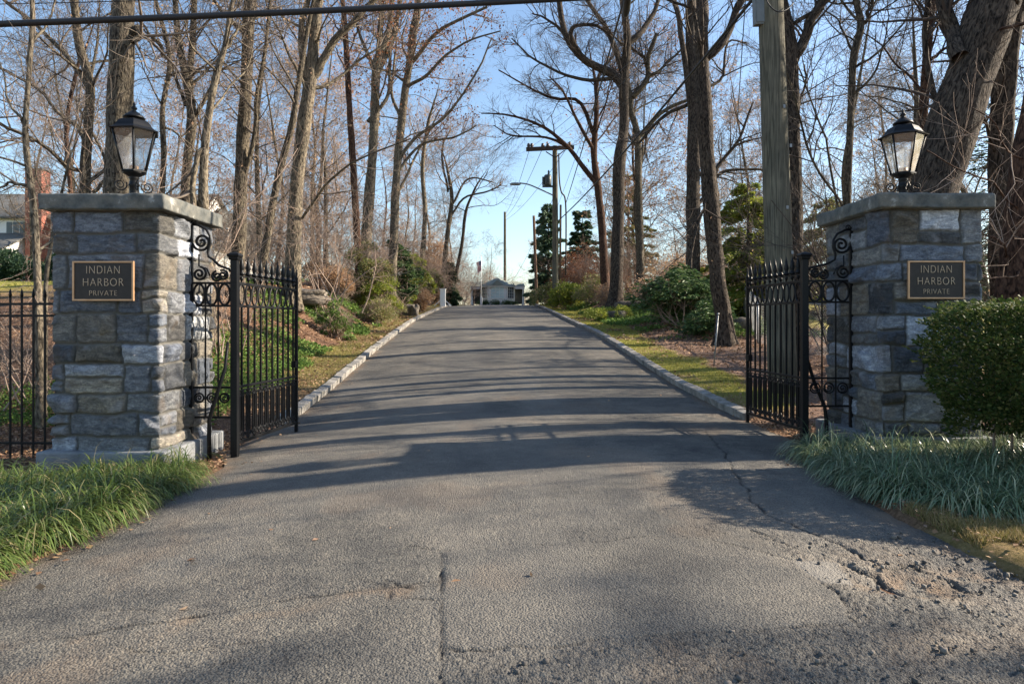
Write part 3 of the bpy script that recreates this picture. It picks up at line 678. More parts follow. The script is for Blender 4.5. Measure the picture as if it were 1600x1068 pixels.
# ------------------------------------------------------------------ lanterns
def lantern(px, d, zc, pyscale, rot, label):
    t = thing('lantern', label, 'lamp', ((px - CX) / F * d, d, zc), rot)
    Rr = .265; n = 6
    m = MB(); m.lathe([(.11, 0), (.11, .015), (.08, .04), (.052, .07), (.048, .20), (.062, .22), (.052, .235), (.046, .285), (.058, .30), (.05, .31), (.07, .325), (.11, .347), (.12, .357)], n=12); m.build('stem', M['iron'], t)
    base = MB(); base.lathe([(.11, .215), (.142, .228), (.142, .244), (.125, .25)], n=n, smooth=False); base.build('base_ring', M['iron'], t)
    # tapered glass cage
    r0, z0, r1, z1 = .130, .245, .240, .685
    for k in range(n):
        a0, a1 = 2 * math.pi * k / n, 2 * math.pi * (k + 1) / n
        e = MB(); e.tube([(r0 * math.cos(a0), r0 * math.sin(a0), z0), (r1 * math.cos(a0), r1 * math.sin(a0), z1)], .011, 6); e.build('glazing_bar', M['iron'], t)
        g_ = MB(); q = .985
        g_.add([(q * r0 * math.cos(a0), q * r0 * math.sin(a0), z0), (q * r0 * math.cos(a1), q * r0 * math.sin(a1), z0), (q * r1 * math.cos(a1), q * r1 * math.sin(a1), z1), (q * r1 * math.cos(a0), q * r1 * math.sin(a0), z1)], [(0, 1, 2, 3)])
        g_.build('glass_pane', M['glass'], t)
    ro = MB(); ro.lathe([(.20, .68), (.275, .68), (.28, .692), (.245, .705), (.215, .73), (.192, .765), (.165, .80), (.12, .822), (.05, .826)], n=n, smooth=False); ro.build('roof', M['iron'], t)
    fn = MB(); fn.lathe([(.06, .82), (.06, .842), (.113, .842), (.118, .850), (.095, .872), (.055, .905), (.028, .925), (.018, .935), (.032, .95), (.034, .962), (.018, .978), (.012, .99), (.016, 1.0), (.002, 1.035)], n=14); fn.build('finial', M['iron'], t)
    cn = MB(); cn.lathe([(.05, .235), (.05, .30), (.035, .305)], n=12); cn.build('burner', M['bronze'], t)
    bl = MB(); bl.lathe([(.034, .30), (.05, .35), (.05, .48), (.036, .56)], n=12); bl.build('chimney_glass', M['glass'], t)
    for k in range(4):       # scroll brackets at the foot
        a = R(45 + 90 * k) ; pts = []
        for i in range(26):
            th = i / 25 * 2.0 * 2 * math.pi * .9; rr = .07 * (1 - .8 * i / 25)
            pts.append(((.14 + rr * math.cos(th + 2.6)) * math.cos(a), (.14 + rr * math.cos(th + 2.6)) * math.sin(a), .075 + rr * math.sin(th + 2.6)))
        s_ = MB(); s_.tube(pts, .007, 6); s_.build('scroll', M['iron'], t)
    for c_ in t.children:
        if not c_.name.startswith('stem'): c_.location.z = .135
    return t
lantern(209.5, 7.75, LCAP + .005, 1, R(-3), 'black six sided lantern standing in front of the thick grey trunk')
lantern(1411, 8.35, RCAP + .005, 1, R(34), 'black six sided lantern standing beside the big leaning trunk')

# ------------------------------------------------------------------ wrought iron gates
def spiral(cx_, cz, r0, turns, a0, sgn=1, n=34, r1=.12):
    out = []
    for i in range(n):
        t = i / (n - 1); r = r0 * (1 - (1 - r1) * t); a = a0 + sgn * turns * 2 * math.pi * t
        out.append((cx_ + r * math.cos(a), 0, cz + r * math.sin(a)))
    return out
def ellipse(cx_, cz, a, b, n=28): return [(cx_ + a * math.cos(2 * math.pi * i / n), 0, cz + b * math.sin(2 * math.pi * i / n)) for i in range(n + 1)]
def bar(m, x, z0, z1, r=.008): m.tube([(x, 0, z0), (x, 0, z1)], r, 4); return m
def leaf_gate(A, B, z0, label):
    L_ = math.hypot(B[0] - A[0], B[1] - A[1]); t = thing('gate_leaf', label, 'gate', (A[0], A[1], z0), math.atan2(B[1] - A[1], B[0] - A[0]), 'open wrought iron gate leaves')
    for z, h in ((.14, .018), (.78, .014), (.735, .006), (1.71, .013), (1.97, .014), (2.055, .008)):
        f = MB(); f.box((L_ / 2 + .02, 0, z), (L_ / 2 - .03, .013, h)); f.build('rail', M['iron'], t, .002)
    for x in (.055, L_): s_ = MB(); s_.box((x, 0, 1.08), (.019, .019, 1.03)); s_.lathe([(.026, 2.11), (.028, 2.13), (.012, 2.16), (.014, 2.2), (.002, 2.27)], (x, 0, 0), 8); s_.build('stile', M['iron'], t, .002)
    foot = MB(); foot.box((L_, 0, .045), (.02, .02, .05)); foot.build('foot', M['iron'], t)
    n = 10; dx = (L_ - .10) / n
    pk = None; ov = None; sc = None; lo = None
    for k in range(n):
        x = .075 + dx * (k + .5)
        if pk is None:
            m = MB(); bar(m, 0, .78, 1.70, .0145); bar(m, 0, 1.95, 2.06, .009)
            m.lathe([(.010, 2.0), (.020, 2.02), (.024, 2.035), (.014, 2.05), (.012, 2.062), (.040, 2.075), (.043, 2.092), (.022, 2.11), (.025, 2.135), (.032, 2.16), (.020, 2.22), (.001, 2.31)], (0, 0, 0), 8)
            pk = m.build('picket', M['iron'], t); pk.location.x = x
            m = MB(); m.tube(ellipse(0, 1.84, dx * .42, .118), .0115, 6, cap=False); ov = m.build('oval_ring', M['iron'], t); ov.location.x = x
            m = MB(); m.tube(spiral(-dx * .25, .69, .036, 1.6, R(90), -1), .008, 5); m.tube(spiral(dx * .25, .69, .036, 1.6, R(90), 1), .008, 5); us = m.build('scroll', M['iron'], t); us.location.x = x; m = MB()
            m.tube(spiral(-dx * .25, .215, .042, 1.6, R(-90), 1), .009, 5); m.tube(spiral(dx * .25, .215, .042, 1.6, R(-90), -1), .009, 5)
            m.tube([(0, 0, .16), (-.018, 0, .22), (0, 0, .30), (.018, 0, .22), (0, 0, .16)], .007, 5)
            sc = m.build('scroll', M['iron'], t); sc.location.x = x
            m = MB(); bar(m, 0, .15, .77, .012); bar(m, -dx * .27, .24, .66, .010); bar(m, dx * .27, .24, .66, .010)
            lo = m.build('lower_bars', M['iron'], t); lo.location.x = x
        else:
            for src in (pk, ov, sc, lo, us):
                c = src.copy(); COL.objects.link(c); c.parent = t; c.location.x = x
    lk = MB(); lk.box((L_ - .05, 0, .95), (.05, .03, .045)); lk.build('latch', M['iron'], t)
    return t
def side_panel(Pp, Wp, z0, zt, label, grp='fixed iron panels between gate posts and stone pillars'):
    """Pp: gate post, Wp: point at pillar"""
    L_ = math.hypot(Wp[0] - Pp[0], Wp[1] - Pp[1]); t = thing('iron_side_screen', label, 'gate', (Pp[0], Pp[1], z0), math.atan2(Wp[1] - Pp[1], Wp[0] - Pp[0]), grp)
    m = MB(); m.box((0, 0, 1.10), (.038, .038, 1.13)); m.lathe([(.066, 2.23), (.075, 2.25), (.075, 2.262)], (0, 0, 0), 4, R(45), False)
    m.lathe([(.085, 2.262), (.098, 2.285), (.09, 2.30), (.02, 2.325)], (0, 0, 0), 4, R(45), False); m.build('post', M['iron'], t, .003)
    s_ = MB(); s_.box((L_ - .012, 0, (zt) / 2), (.017, .02, zt / 2)); s_.tube(spiral(L_ - .05, zt, .035, 1.2, R(0), 1), .008, 6); s_.build('stile', M['iron'], t, .002)
    for z in (.44, .78, 1.71, 1.97): f = MB(); f.box((L_ / 2 + .008, 0, z), (L_ / 2 - .045, .012, .012)); f.build('rail', M['iron'], t)
    w = (L_ - .075) / 3
    for k in range(3):
        m = MB(); m.tube(ellipse(.046 + w * (k + .5), 1.84, w * .44, .118), .013, 6, cap=False); m.build('oval_ring', M['iron'], t)
        m = MB(); m.tube(ellipse(.046 + w * (k + .5), .66, w * .36, w * .36), .010, 6, cap=False); m.tube(spiral(.046 + w * (k + .5), .66, w * .3, 1.4, R(60 + 90 * k)), .008, 5)
        m.build('scroll', M['iron'], t)
    for k in (1, 2):
        m = MB(); bar(m, .046 + w * k, .44, 1.97, .010); m.build('bar', M['iron'], t)
    # scrolled crest that climbs towards the pillar
    h = zt - 1.97
    c = MB()
    c.tube(spiral(L_ - .13, 1.97 + h * .68, .105, 1.9, R(-10), -1, 46), .015, 6)
    c.tube([(L_ - .02, 0, zt - .02), (L_ - .09, 0, zt - .03), (L_ - .18, 0, zt - .075), (L_ - .225, 0, zt - .15), (L_ - .23, 0, zt - .24), (L_ - .20, 0, zt - .33), (L_ - .21, 0, zt - .39), (L_ - .26, 0, zt - .42), (L_ - .33, 0, 2.17), (.07, 0, 2.13), (.05, 0, 2.10)], .015, 6)
    c.tube([(L_ - .10, 0, 1.97 + h * .48), (L_ - .10, 0, 1.97 + h * .28), (L_ - .19, 0, 1.97 + h * .24), (L_ - .225, 0, 1.97 + h * .12)], .010, 6)
    c.build('crest', M['iron'], t)
    for (cx_, cz, r, a, sg) in ((L_ - .105, 2.075, .082, 100, 1), (L_ * .40, 2.045, .062, 80, -1), (.135, 2.06, .06, 60, 1)):
        m = MB(); m.tube(spiral(cx_, cz, r, 1.8, R(a), sg, 40), .014, 6); m.build('scroll', M['iron'], t)
    # curved stay behind the panel
    m = MB(); m.tube([(L_ * .52, .06, -.05), (L_ * .52, .07, .25), (L_ * .50, .09, .42), (L_ * .30, .12, .72), (L_ * .14, .10, 1.0), (.06, .05, 1.3)], [.026, .024, .022, .022, .02, .016], 7); m.build('stay', M['iron'], t)
    return t
LP, LS, LE = (-3.165, 7.80), (-3.675, 7.80), (-2.985, 9.45)
RP, RS, RE = (3.58, 8.36), (4.16, 8.36), (3.45, 10.0)
side_panel(LP, LS, -.06, 2.66, 'narrow scrolled iron panel with square post joining the pillar beside the fence', None)
side_panel(RP, RS, .0, 2.62, 'narrow scrolled iron panel with square post joining the pillar beside the hedge', None)
def leaf_off(A, B, o=.05): d = math.hypot(B[0] - A[0], B[1] - A[1]); return A
gl = leaf_gate(LP, LE, -.06, 'open black iron gate leaf on the side of the ivy covered bank')
gr = leaf_gate(RP, RE, .0, 'open black iron gate leaf in front of the wooden utility pole')
for g_ in (gl, gr):
    if 'group' in g_: del g_['group']

# ------------------------------------------------------------------ iron fences beside the pillars
def iron_fence(xa, xb, y, zt, label, seed):
    t = thing('iron_fence', label, 'fence', (xa, y, gzf((xa + xb) / 2, y)))
    g0 = t.location.z; H = zt - g0; L_ = xb - xa
    for z in (.18, H - .33, H - .19):
        f = MB(); f.box((L_ / 2, 0, z), (L_ / 2, .010, .014)); f.build('rail', M['iron'], t)
    n = int(round(L_ / .137)); src = None
    for k in range(n + 1):
        if src is None:
            m = MB(); m.tube([(0, 0, .0), (0, 0, H - .10)], .0125, 4); m.lathe([(.013, H - .11), (.019, H - .085), (.012, H - .04), (.001, H)], (0, 0, 0), 6); src = m.build('picket', M['iron'], t); src.location.x = .02
        else:
            c = src.copy(); COL.objects.link(c); c.parent = t; c.location.x = .02 + k * .137
iron_fence(-8.3, -4.87, 8.10, 1.87, 'spiked black iron fence running from the pillar past the slender saplings', 1)
iron_fence(5.36, 9.0, 8.55, 1.62, 'spiked black iron fence hidden behind the clipped holly hedge', 2)

# ------------------------------------------------------------------ trees
def grow(start, dirn, length, K, wob, up, g=None):
    """start (N,3) dirn (N,3) length (N,) -> (N,K,3)"""
    Nn = len(start); P_ = np.empty((Nn, K, 3)); P_[:, 0] = start; d = dirn / (np.linalg.norm(dirn, axis=1, keepdims=True) + 1e-9)
    st = (length / (K - 1))[:, None]
    for k in range(1, K):
        d = d + (g or rng).normal(0, wob, (Nn, 3)) + np.array([0, 0, up]); d /= np.linalg.norm(d, axis=1, keepdims=True) + 1e-9
        P_[:, k] = P_[:, k - 1] + d * st
    return P_
def spawn(Pts, Rad, n, t0, t1, ang, lenf, g, minang=.35):
    """n children for each parent polyline; returns start, dir, radius, param"""
    Nn, K, _ = Pts.shape
    t = g.uniform(t0, t1, (Nn, n)); t.sort(axis=1)
    f = t * (K - 1); i = np.minimum(f.astype(int), K - 2); u = (f - i)[..., None]
    r_ = np.arange(Nn)[:, None]
    a, b = Pts[r_, i], Pts[r_, i + 1]; s = a * (1 - u) + b * u
    T = b - a; T /= np.linalg.norm(T, axis=2, keepdims=True) + 1e-9
    rr = Rad[r_, i] * (1 - u[..., 0]) + Rad[r_, i + 1] * u[..., 0]
    q = g.normal(0, 1, (Nn, n, 3)); q -= (q * T).sum(2, keepdims=True) * T; q /= np.linalg.norm(q, axis=2, keepdims=True) + 1e-9
    an = ang * g.uniform(.65, 1.25, (Nn, n, 1))
    d = T * np.cos(an) + q * np.sin(an)
    return s.reshape(-1, 3), d.reshape(-1, 3), rr.reshape(-1), t.reshape(-1)

def leaves_np(C, size, g, droop=0.0, aspect=.5, D=None, flat=0.0):
    """one folded diamond of 4 vertices (2 tris) per point"""
    n = len(C)
    d = g.normal(0, 1, (n, 3)) if D is None else D + g.normal(0, .35, (n, 3))
    d[:, 2] = d[:, 2] * (1 - flat) - droop; d /= np.linalg.norm(d, axis=1, keepdims=True) + 1e-9
    q = g.normal(0, 1, (n, 3)) * np.array([1, 1, 1 - flat]); q -= (q * d).sum(1, keepdims=True) * d; q /= np.linalg.norm(q, axis=1, keepdims=True) + 1e-9
    nn = np.cross(d, q); L = (size * g.uniform(.6, 1.3, n))[:, None]
    a = C; b = C + d * L * .5 + q * L * aspect * .5 + nn * L * .08; c = C + d * L; e = C + d * L * .5 - q * L * aspect * .5 + nn * L * .08
    V = np.stack([a, b, c, e], 1).reshape(-1, 3); I = np.arange(n)[:, None] * 4
    return V, np.concatenate([I, I + 1, I + 2, I + 3], 1)

def crown_from(limbP, limbR, g, n2=7, n3=7, n4=3, l2=(1.0, 2.4), l3=(.4, 1.0), l4=(.15, .4), wob=.16, minr=.004, up=.03, t2=.25):
    parts = []; tips = []
    s, d, r, t = spawn(limbP, limbR, n2, t2, 1.0, .85, 1, g)
    B = grow(s, d, g.uniform(*l2, len(s)) * (1.25 - .6 * t), 6, wob, up, g); k = np.linspace(1, .25, 6)[None]
    r2 = np.maximum(np.minimum(r * .6, .035), minr * 1.8)
    BR = np.maximum(r2[:, None] * k, minr); parts.append(tubes_np(B, BR, 4))
    s, d, r, t = spawn(B, BR, n3, .15, 1.0, .8, 1, g)
    C = grow(s, d, g.uniform(*l3, len(s)), 5, wob, up, g); CR = np.maximum(np.minimum(r * .6, .010)[:, None] * np.linspace(1, .35, 5)[None], minr); parts.append(tubes_np(C, CR, 3))
    tips.append(C[:, -1])
    if n4:
        s, d, r, t = spawn(C, CR, n4, .2, 1.0, .75, 1, g)
        E = grow(s, d, g.uniform(*l4, len(s)), 3, wob, up, g); ER = np.full((len(s), 3), minr * .8) * np.array([1, .8, .5]); parts.append(tubes_np(E, ER, 3)); tips.append(E[:, -1])
    return parts, np.concatenate(tips)

KNOTS = {}
def tree(name, label, px, d, pts, widths, bark='bark_grey', twig='twig_grey', limbs=(), auto=10, limb_from=.35, H=None, seed=1, leaf=None, leafn=0, leafsize=.07, dens=(7, 7, 3), limb_len=(2.0, 4.5), group=None, minr=.0035, lateral=None, flare=1.35, tall=9.0, cat='tree'):
    """pts: (px,py) along the trunk at depth d; the last carries on upwards out of the frame for `tall` metres"""
    g = np.random.default_rng(seed)
    W = [P(a, b, d) for a, b in pts]; ww = [w * .9 / F * d / 2 for w in widths]
    dirn = (W[-1] - W[-2]); dirn /= np.linalg.norm(dirn)
    base = W[0].copy(); gb = gzf(base[0], base[1])
    if base[2] > gb + .2:
        dd = (W[1] - W[0]) / max(.2, (W[1][2] - W[0][2])); dd = np.clip(dd, -.12, .12) if d < 13 else np.clip(dd, -.35, .35)
        nb = base - np.array([dd[0], 0, 1]) * (base[2] - gb); nb[2] = gb - .15; nb[1] = d
        W.insert(0, nb); ww.insert(0, ww[0] * 1.12)
    else: W[0][2] = gb - .15
    ntall = 4
    cur = W[-1].copy(); dv = dirn.copy(); rr = ww[-1]
    if tall > 0:
        for k in range(ntall):
            dv = dv + g.normal(0, .10, 3) + np.array([0, 0, .06]); dv /= np.linalg.norm(dv); cur = cur + dv * tall / ntall; W.append(cur.copy()); ww.append(rr * (1 - (k + 1) / (ntall + .3)))
    n = 60; T = spline(W, n); ts = np.linspace(0, len(ww) - 1, n); Rr = np.interp(ts, np.arange(len(ww)), ww)
    hgt = T[:, 2] - T[0, 2]; Rr = Rr * (1 + (flare - 1) * np.exp(-np.maximum(hgt - .15, 0) / .35))
    root = thing(name, label, cat, (T[0, 0], T[0, 1], gb), 0, group); off = np.array([T[0, 0], T[0, 1], gb])
    S = 22 if d < 26 else 12
    V, Fq = tubes_np(T[None], Rr[None], S)
    cen = np.repeat(T, S, 0); rad = V - cen; rl = np.linalg.norm(rad, axis=1, keepdims=True) + 1e-9
    th = np.tile(np.arange(S) / S * 2 * math.pi, n)
    mod = 1 + .06 * noise(cen[:, 2] * 2.3 + seed, th * 0, 0, seed + 9) + .12 * fbm(np.cos(th) * 1.6, np.sin(th) * 1.6, cen[:, 2] * .8, seed, 3) + .05 * noise(np.cos(th) * 5, np.sin(th) * 5, cen[:, 2] * 1.5, seed + 3)
    fl = np.exp(-np.maximum(cen[:, 2] - gb, 0) / .25) * .22 * np.maximum(0, np.cos(th * 5 + seed)); mod = mod + fl
    V = cen + rad * mod[:, None] - off
    tm = [(V, Fq)]; tc_ = [tube_coords(T[None], Rr[None], S)]; LP_, LR_ = [], []
    for (lp, w0, w1) in limbs:
        q = [P(a[0], a[1], d + (a[2] if len(a) > 2 else 0)) for a in lp]; Lp = spline(q, 14); Lr = np.linspace(w0, w1, 14) / F * d / 2
        wv = np.stack([fbm(np.linspace(0, 4, 14), np.full(14, i * 9.1), 0, seed + len(LP_) * 3, 2) for i in range(3)], 1) * .06; wv[0] = 0
        LP_.append(Lp + wv); LR_.append(Lr)
    if LP_:
        A, B = np.array(LP_), np.array(LR_); VV, FF = tubes_np(A, B, 8); tm.append((VV - off, FF)); tc_.append(tube_coords(A, B, 8))
    if auto:
        i0 = int(n * limb_from); idxs = np.linspace(i0, n - 3, auto).astype(int) + g.integers(-1, 2, auto); idxs = np.clip(idxs, 1, n - 2)
        s = T[idxs]; az = g.uniform(0, 2 * math.pi, auto) if lateral is None else g.normal(lateral, .7, auto)
        el = g.uniform(.25, .95, auto); dd = np.stack([np.cos(az) * np.cos(el), np.sin(az) * np.cos(el) * .9, np.sin(el)], 1)
        Lp = grow(s, dd, g.uniform(*limb_len, auto) * (1.15 - .5 * np.linspace(0, 1, auto)), 14, .13, .02, g)
        r0 = np.minimum(Rr[idxs] * .42, .065) * g.uniform(.55, 1, auto); Lr = np.maximum(r0[:, None] * np.linspace(1, .22, 14)[None], .006)
        VV, FF = tubes_np(Lp, Lr, 7); tm.append((VV - off, FF)); tc_.append(tube_coords(Lp, Lr, 7)); LP_ = list(LP_) + list(Lp); LR_ = list(LR_) + list(Lr)
    V, Fq = merge(tm); link('trunk', np_mesh('trunk', V, Fq, True, {'along': np.concatenate(tc_)}), M[bark], root)
    if LP_:
        parts, tips = crown_from(np.array(LP_), np.array(LR_), g, *dens, minr=minr)
        V, Fq = merge(parts); link('crown', np_mesh('crown', V - off, Fq, False), M[twig], root)
        if leaf and leafn:
            c = tips[g.integers(0, len(tips), leafn)] + g.normal(0, .05, (leafn, 3)); V, Fq = leaves_np(c, leafsize, g, .5, .6)
            link('foliage', np_mesh('foliage', V - off, Fq), M[leaf], root)
    return root

# --- left side, near to far
tree('sapling', 'slender smooth stemmed tree right behind the iron fence at the edge of the picture', 0, 9.6, [(62, 560), (58, 420), (53, 330), (42, 240), (40, 190), (47, 90), (50, 0)], [13, 12, 11, 10, 9, 8, 7], 'bark_pale', 'twig_grey',
     limbs=[([(47, 290), (20, 288, .1), (-20, 300, .2)], 5, 3), ([(40, 195), (15, 170), (-15, 60, .3)], 5, 2), ([(46, 110), (70, 40, .2), (100, -40, .4)], 5, 2), ([(60, 400), (78, 380, .3), (100, 300, .6)], 5, 2)],
     auto=5, seed=101, leaf='leaf_beech', leafn=60, leafsize=.05, limb_len=(1.2, 2.2), dens=(5, 4, 2), minr=.0022, tall=2.5, cat='tree')
tree('sapling', 'thin leaning stem beside the slender fence side tree', 0, 10.2, [(70, 560), (72, 440), (84, 360), (108, 250)], [8, 7, 6, 4], 'bark_pale', 'twig_grey', auto=4, seed=102, limb_len=(.8, 1.6), dens=(5, 4, 2), minr=.002, tall=.8, cat='tree')
tree('maple_tree', 'tall bare tree with curved trunk standing left of the thick lantern side trunk', 0, 15, [(133, 310), (134, 250), (141, 160), (138, 120), (124, 70), (116, 0)], [17, 16, 15, 15, 14, 13], 'bark_grey', 'twig_grey',
     limbs=[([(140, 140), (80, 60, .5), (-10, -10, 1)], 8, 5), ([(134, 268), (100, 250, -.3), (30, 205, -.8), (-30, 180, -1)], 7, 4), ([(130, 215), (105, 190, .3), (60, 140, .4), (-20, 95, .8)], 6, 4), ([(137, 285), (165, 250, .2), (120, 160, .8)], 6, 3), ([(146, 300), (170, 270, .3), (200, 230, .8)], 6, 2)],
     auto=12, seed=103, leaf='leaf_beech', leafn=300, limb_len=(1.6, 3.6), tall=6)
tree('tulip_tree', 'thick straight grey trunk rising behind the lantern on the pillar by the fence', 0, 13, [(182, 320), (184, 250), (189, 120), (194, 0)], [41, 40, 37, 35], 'bark_grey', 'twig_grey',
     limbs=[([(202, 55), (215, 48), (214, 66, -.2)], 13, 9)], auto=8, limb_from=.62, seed=104, tall=8, limb_len=(3, 5), dens=(6, 6, 3))
tree('young_tree', 'thin dark tree with reddish stem left of the thick trunk', 0, 19, [(111, 310), (104, 200), (120, 110), (128, 90)], [7, 7, 6, 4], 'bark_red', 'twig_dark', auto=7, seed=105, tall=2, limb_len=(1, 2.4))
tree('young_tree', 'thin bare tree just right of the lantern in front of the sky', 0, 17, [(252, 330), (256, 250), (254, 170), (265, 90), (243, 0)], [9, 9, 8, 8, 6], 'bark_grey', 'twig_grey',
     limbs=[([(262, 90), (250, 70, -.4), (215, 30, -.6)], 5, 3), ([(258, 200), (285, 210, .3), (330, 170, .8)], 4, 2)], auto=9, seed=106, leaf='leaf_beech', leafn=180, limb_len=(1.2, 2.8), tall=4)
tree('maple_tree', 'forked bare tree whose stems rise over the sloping cap of the pillar', 0, 18, [(288, 345), (292, 260), (300, 180), (290, 120), (278, 60), (274, 0)], [17, 16, 16, 13, 11, 9], 'bark_grey', 'twig_grey',
     limbs=[([(300, 185), (300, 100, .3), (302, 0, .4), (304, -80, .4)], 12, 8), ([(302, 185), (316, 170), (338, 120), (355, 40), (365, -30)], 8, 4), ([(290, 165), (270, 110, .5), (255, 60, 1)], 6, 3)],
     auto=11, seed=107, leaf='leaf_beech', leafn=320, limb_len=(1.5, 3.5), tall=6)
tree('maple_tree', 'pale barked tree leaning over the cap edge beside the scrolled panel', 0, 15.5, [(322, 400), (318, 330), (320, 230), (335, 130), (352, 70), (364, 0)], [22, 17, 13, 11, 9, 7], 'bark_pale', 'twig_grey',
     limbs=[([(322, 220), (303, 270, -.1), (296, 330, -.2)], 8, 9), ([(350, 75), (380, 45, .3), (420, 20, .8)], 5, 3)], auto=10, seed=108, leaf='leaf_beech', leafn=300, limb_len=(1.3, 3), tall=4)
tree('oak_tree', 'straight dark trunk left of the pair of leaning trunks above the gate', 0, 19, [(372, 420), (378, 250), (385, 120), (391, 0)], [23, 21, 20, 21], 'bark_grey', 'twig_grey',
     limbs=[([(375, 310), (395, 200, -.3), (408, 100, -.5), (425, -20, -.6)], 8, 4)], auto=10, seed=109, leaf='leaf_beech', leafn=260, limb_len=(2, 4), tall=8)
tree('young_tree', 'leaning thin trunk that crosses the thicker trunk behind the gate spikes', 0, 20, [(408, 430), (432, 290), (455, 200), (463, 150), (478, 60), (490, 0)], [14, 13, 12, 10, 8, 6], 'bark_grey', 'twig_grey', auto=10, seed=110, leaf='leaf_beech', leafn=300, limb_len=(1.5, 3), tall=4)
tree('oak_tree', 'sunlit oak with a stout fork on top of the bank by the stone ledge', 0, 21.5, [(457, 440), (461, 330), (470, 230), (484, 130), (491, 60), (497, 0)], [27, 24, 23, 22, 19, 17], 'bark_pale', 'twig_grey',
     limbs=[([(488, 120), (505, 95), (530, 60), (560, 30), (590, -10)], 14, 8), ([(480, 140), (470, 60), (480, 0), (476, -50)], 12, 7), ([(462, 350), (500, 300, -.5), (560, 250, -1), (640, 215, -1.2)], 5, 2)],
     auto=12, seed=111, leaf='leaf_beech', leafn=500, leafsize=.08, limb_len=(2, 4.5), tall=8)
tree('oak_tree', 'dark thin oak holding reddish dead leaves left of the twin sunlit oaks', 0, 32, [(562, 440), (553, 280), (545, 150), (540, 60), (535, 0)], [13, 12, 10, 10, 8], 'bark_red', 'twig_dark', auto=14, seed=112, leaf='leaf_oak', leafn=1600, leafsize=.13, limb_len=(2, 4.5), tall=5)
tree('oak_tree', 'left one of the twin sunlit oaks with upright limbs and reddish leaves', 0, 33, [(570, 420), (575, 330), (583, 230), (588, 110), (592, 90)], [20, 18, 16, 15, 14], 'bark_pale', 'twig_tan',
     limbs=[([(588, 115), (594, 50), (596, -20)], 11, 8), ([(590, 112), (612, 60, .3), (622, 20, .4), (628, -30, .6)], 9, 6), ([(585, 110), (562, 60, -.2), (555, 20, -.3)], 6, 3), ([(575, 190), (600, 160, .4), (610, 120, .6), (612, 40, 1)], 7, 4)],
     auto=13, seed=113, leaf='leaf_oak', leafn=2300, leafsize=.13, limb_len=(2, 4.5), tall=6)
tree('oak_tree', 'right one of the twin sunlit oaks whose long limb reaches towards the drive', 0, 34, [(612, 440), (615, 380), (620, 270), (632, 150), (640, 95)], [16, 15, 14, 13, 12], 'bark_pale', 'twig_tan',
     limbs=[([(638, 110), (648, 60), (655, -20)], 9, 6), ([(640, 100), (665, 70, -.3), (700, 40, -.6), (760, 10, -1)], 7, 4), ([(634, 140), (670, 115, -.4), (720, 70, -.8), (780, 50, -1.2)], 6, 2),
            ([(624, 250), (648, 215, -.3), (700, 180, -.8), (750, 100, -1), (770, 60, -1)], 6, 2), ([(625, 265), (660, 225, .3), (715, 212, .6), (745, 195, 1)], 5, 2), ([(622, 300), (650, 240, .6), (690, 170, 1.2)], 5, 2), ([(628, 190), (612, 140, .5), (618, 60, 1)], 6, 3)],
     auto=12, seed=114, leaf='leaf_oak', leafn=2600, leafsize=.13, limb_len=(2.2, 5), tall=5)
tree('young_tree', 'slim tan tree with twisted forks right of the twin oaks', 0, 42, [(657, 430), (664, 340), (660, 260), (668, 200)], [9, 8, 7, 6], 'bark_pale', 'twig_tan', auto=13, seed=115, leaf='leaf_beech', leafn=500, leafsize=.1, limb_len=(2, 4), tall=3)
tree('maple_tree', 'rounded bare tree whose fine crown leans over the shrubs towards the drive', 0, 56, [(693, 425), (700, 360), (706, 310), (700, 270)], [9, 8, 7, 5], 'bark_grey', 'twig_tan',
     limbs=[([(706, 320), (730, 280), (770, 285)], 4, 2), ([(703, 340), (725, 310), (760, 300), (785, 290)], 4, 2), ([(700, 300), (690, 240), (705, 200)], 4, 2)], auto=16, seed=116, leaf='leaf_beech', leafn=700, leafsize=.1, limb_len=(3, 6), tall=2.5, dens=(9, 8, 3), minr=.006)
tree('young_tree', 'dark leaning tree at the end of the shrub bank near the white post', 0, 58, [(712, 430), (722, 380), (728, 330), (740, 300)], [7, 6, 5, 4], 'bark_dark', 'twig_grey', auto=12, seed=117, limb_len=(2.5, 5), tall=2.5)

# --- right side
tree('oak_tree', 'spreading oak with burl and heavy left limbs in front of the green shrubs', 0, 34, [(962, 468), (966, 350), (968, 250), (975, 200), (975, 130), (980, 60), (972, 0)], [24, 20, 22, 16, 17, 14, 10], 'bark_dark', 'twig_dark',
     limbs=[([(973, 135), (955, 115), (915, 95), (885, 55), (875, 0), (868, -50)], 15, 7), ([(975, 120), (955, 60, .5), (930, 20, 1), (905, -20, 1)], 10, 5), ([(978, 70), (1010, 40, .5), (1035, -10, 1)], 11, 6), ([(960, 122), (920, 125), (880, 115), (830, 90), (800, 60)], 7, 2),
            ([(890, 60), (860, 35, .4), (830, 20, .8)], 6, 2), ([(915, 96), (890, 48, -.4), (930, 40, -1), (960, 62, -1)], 7, 4)],
     auto=9, limb_from=.4, seed=118, limb_len=(2.5, 5), tall=6, dens=(10, 9, 4), minr=.0048)
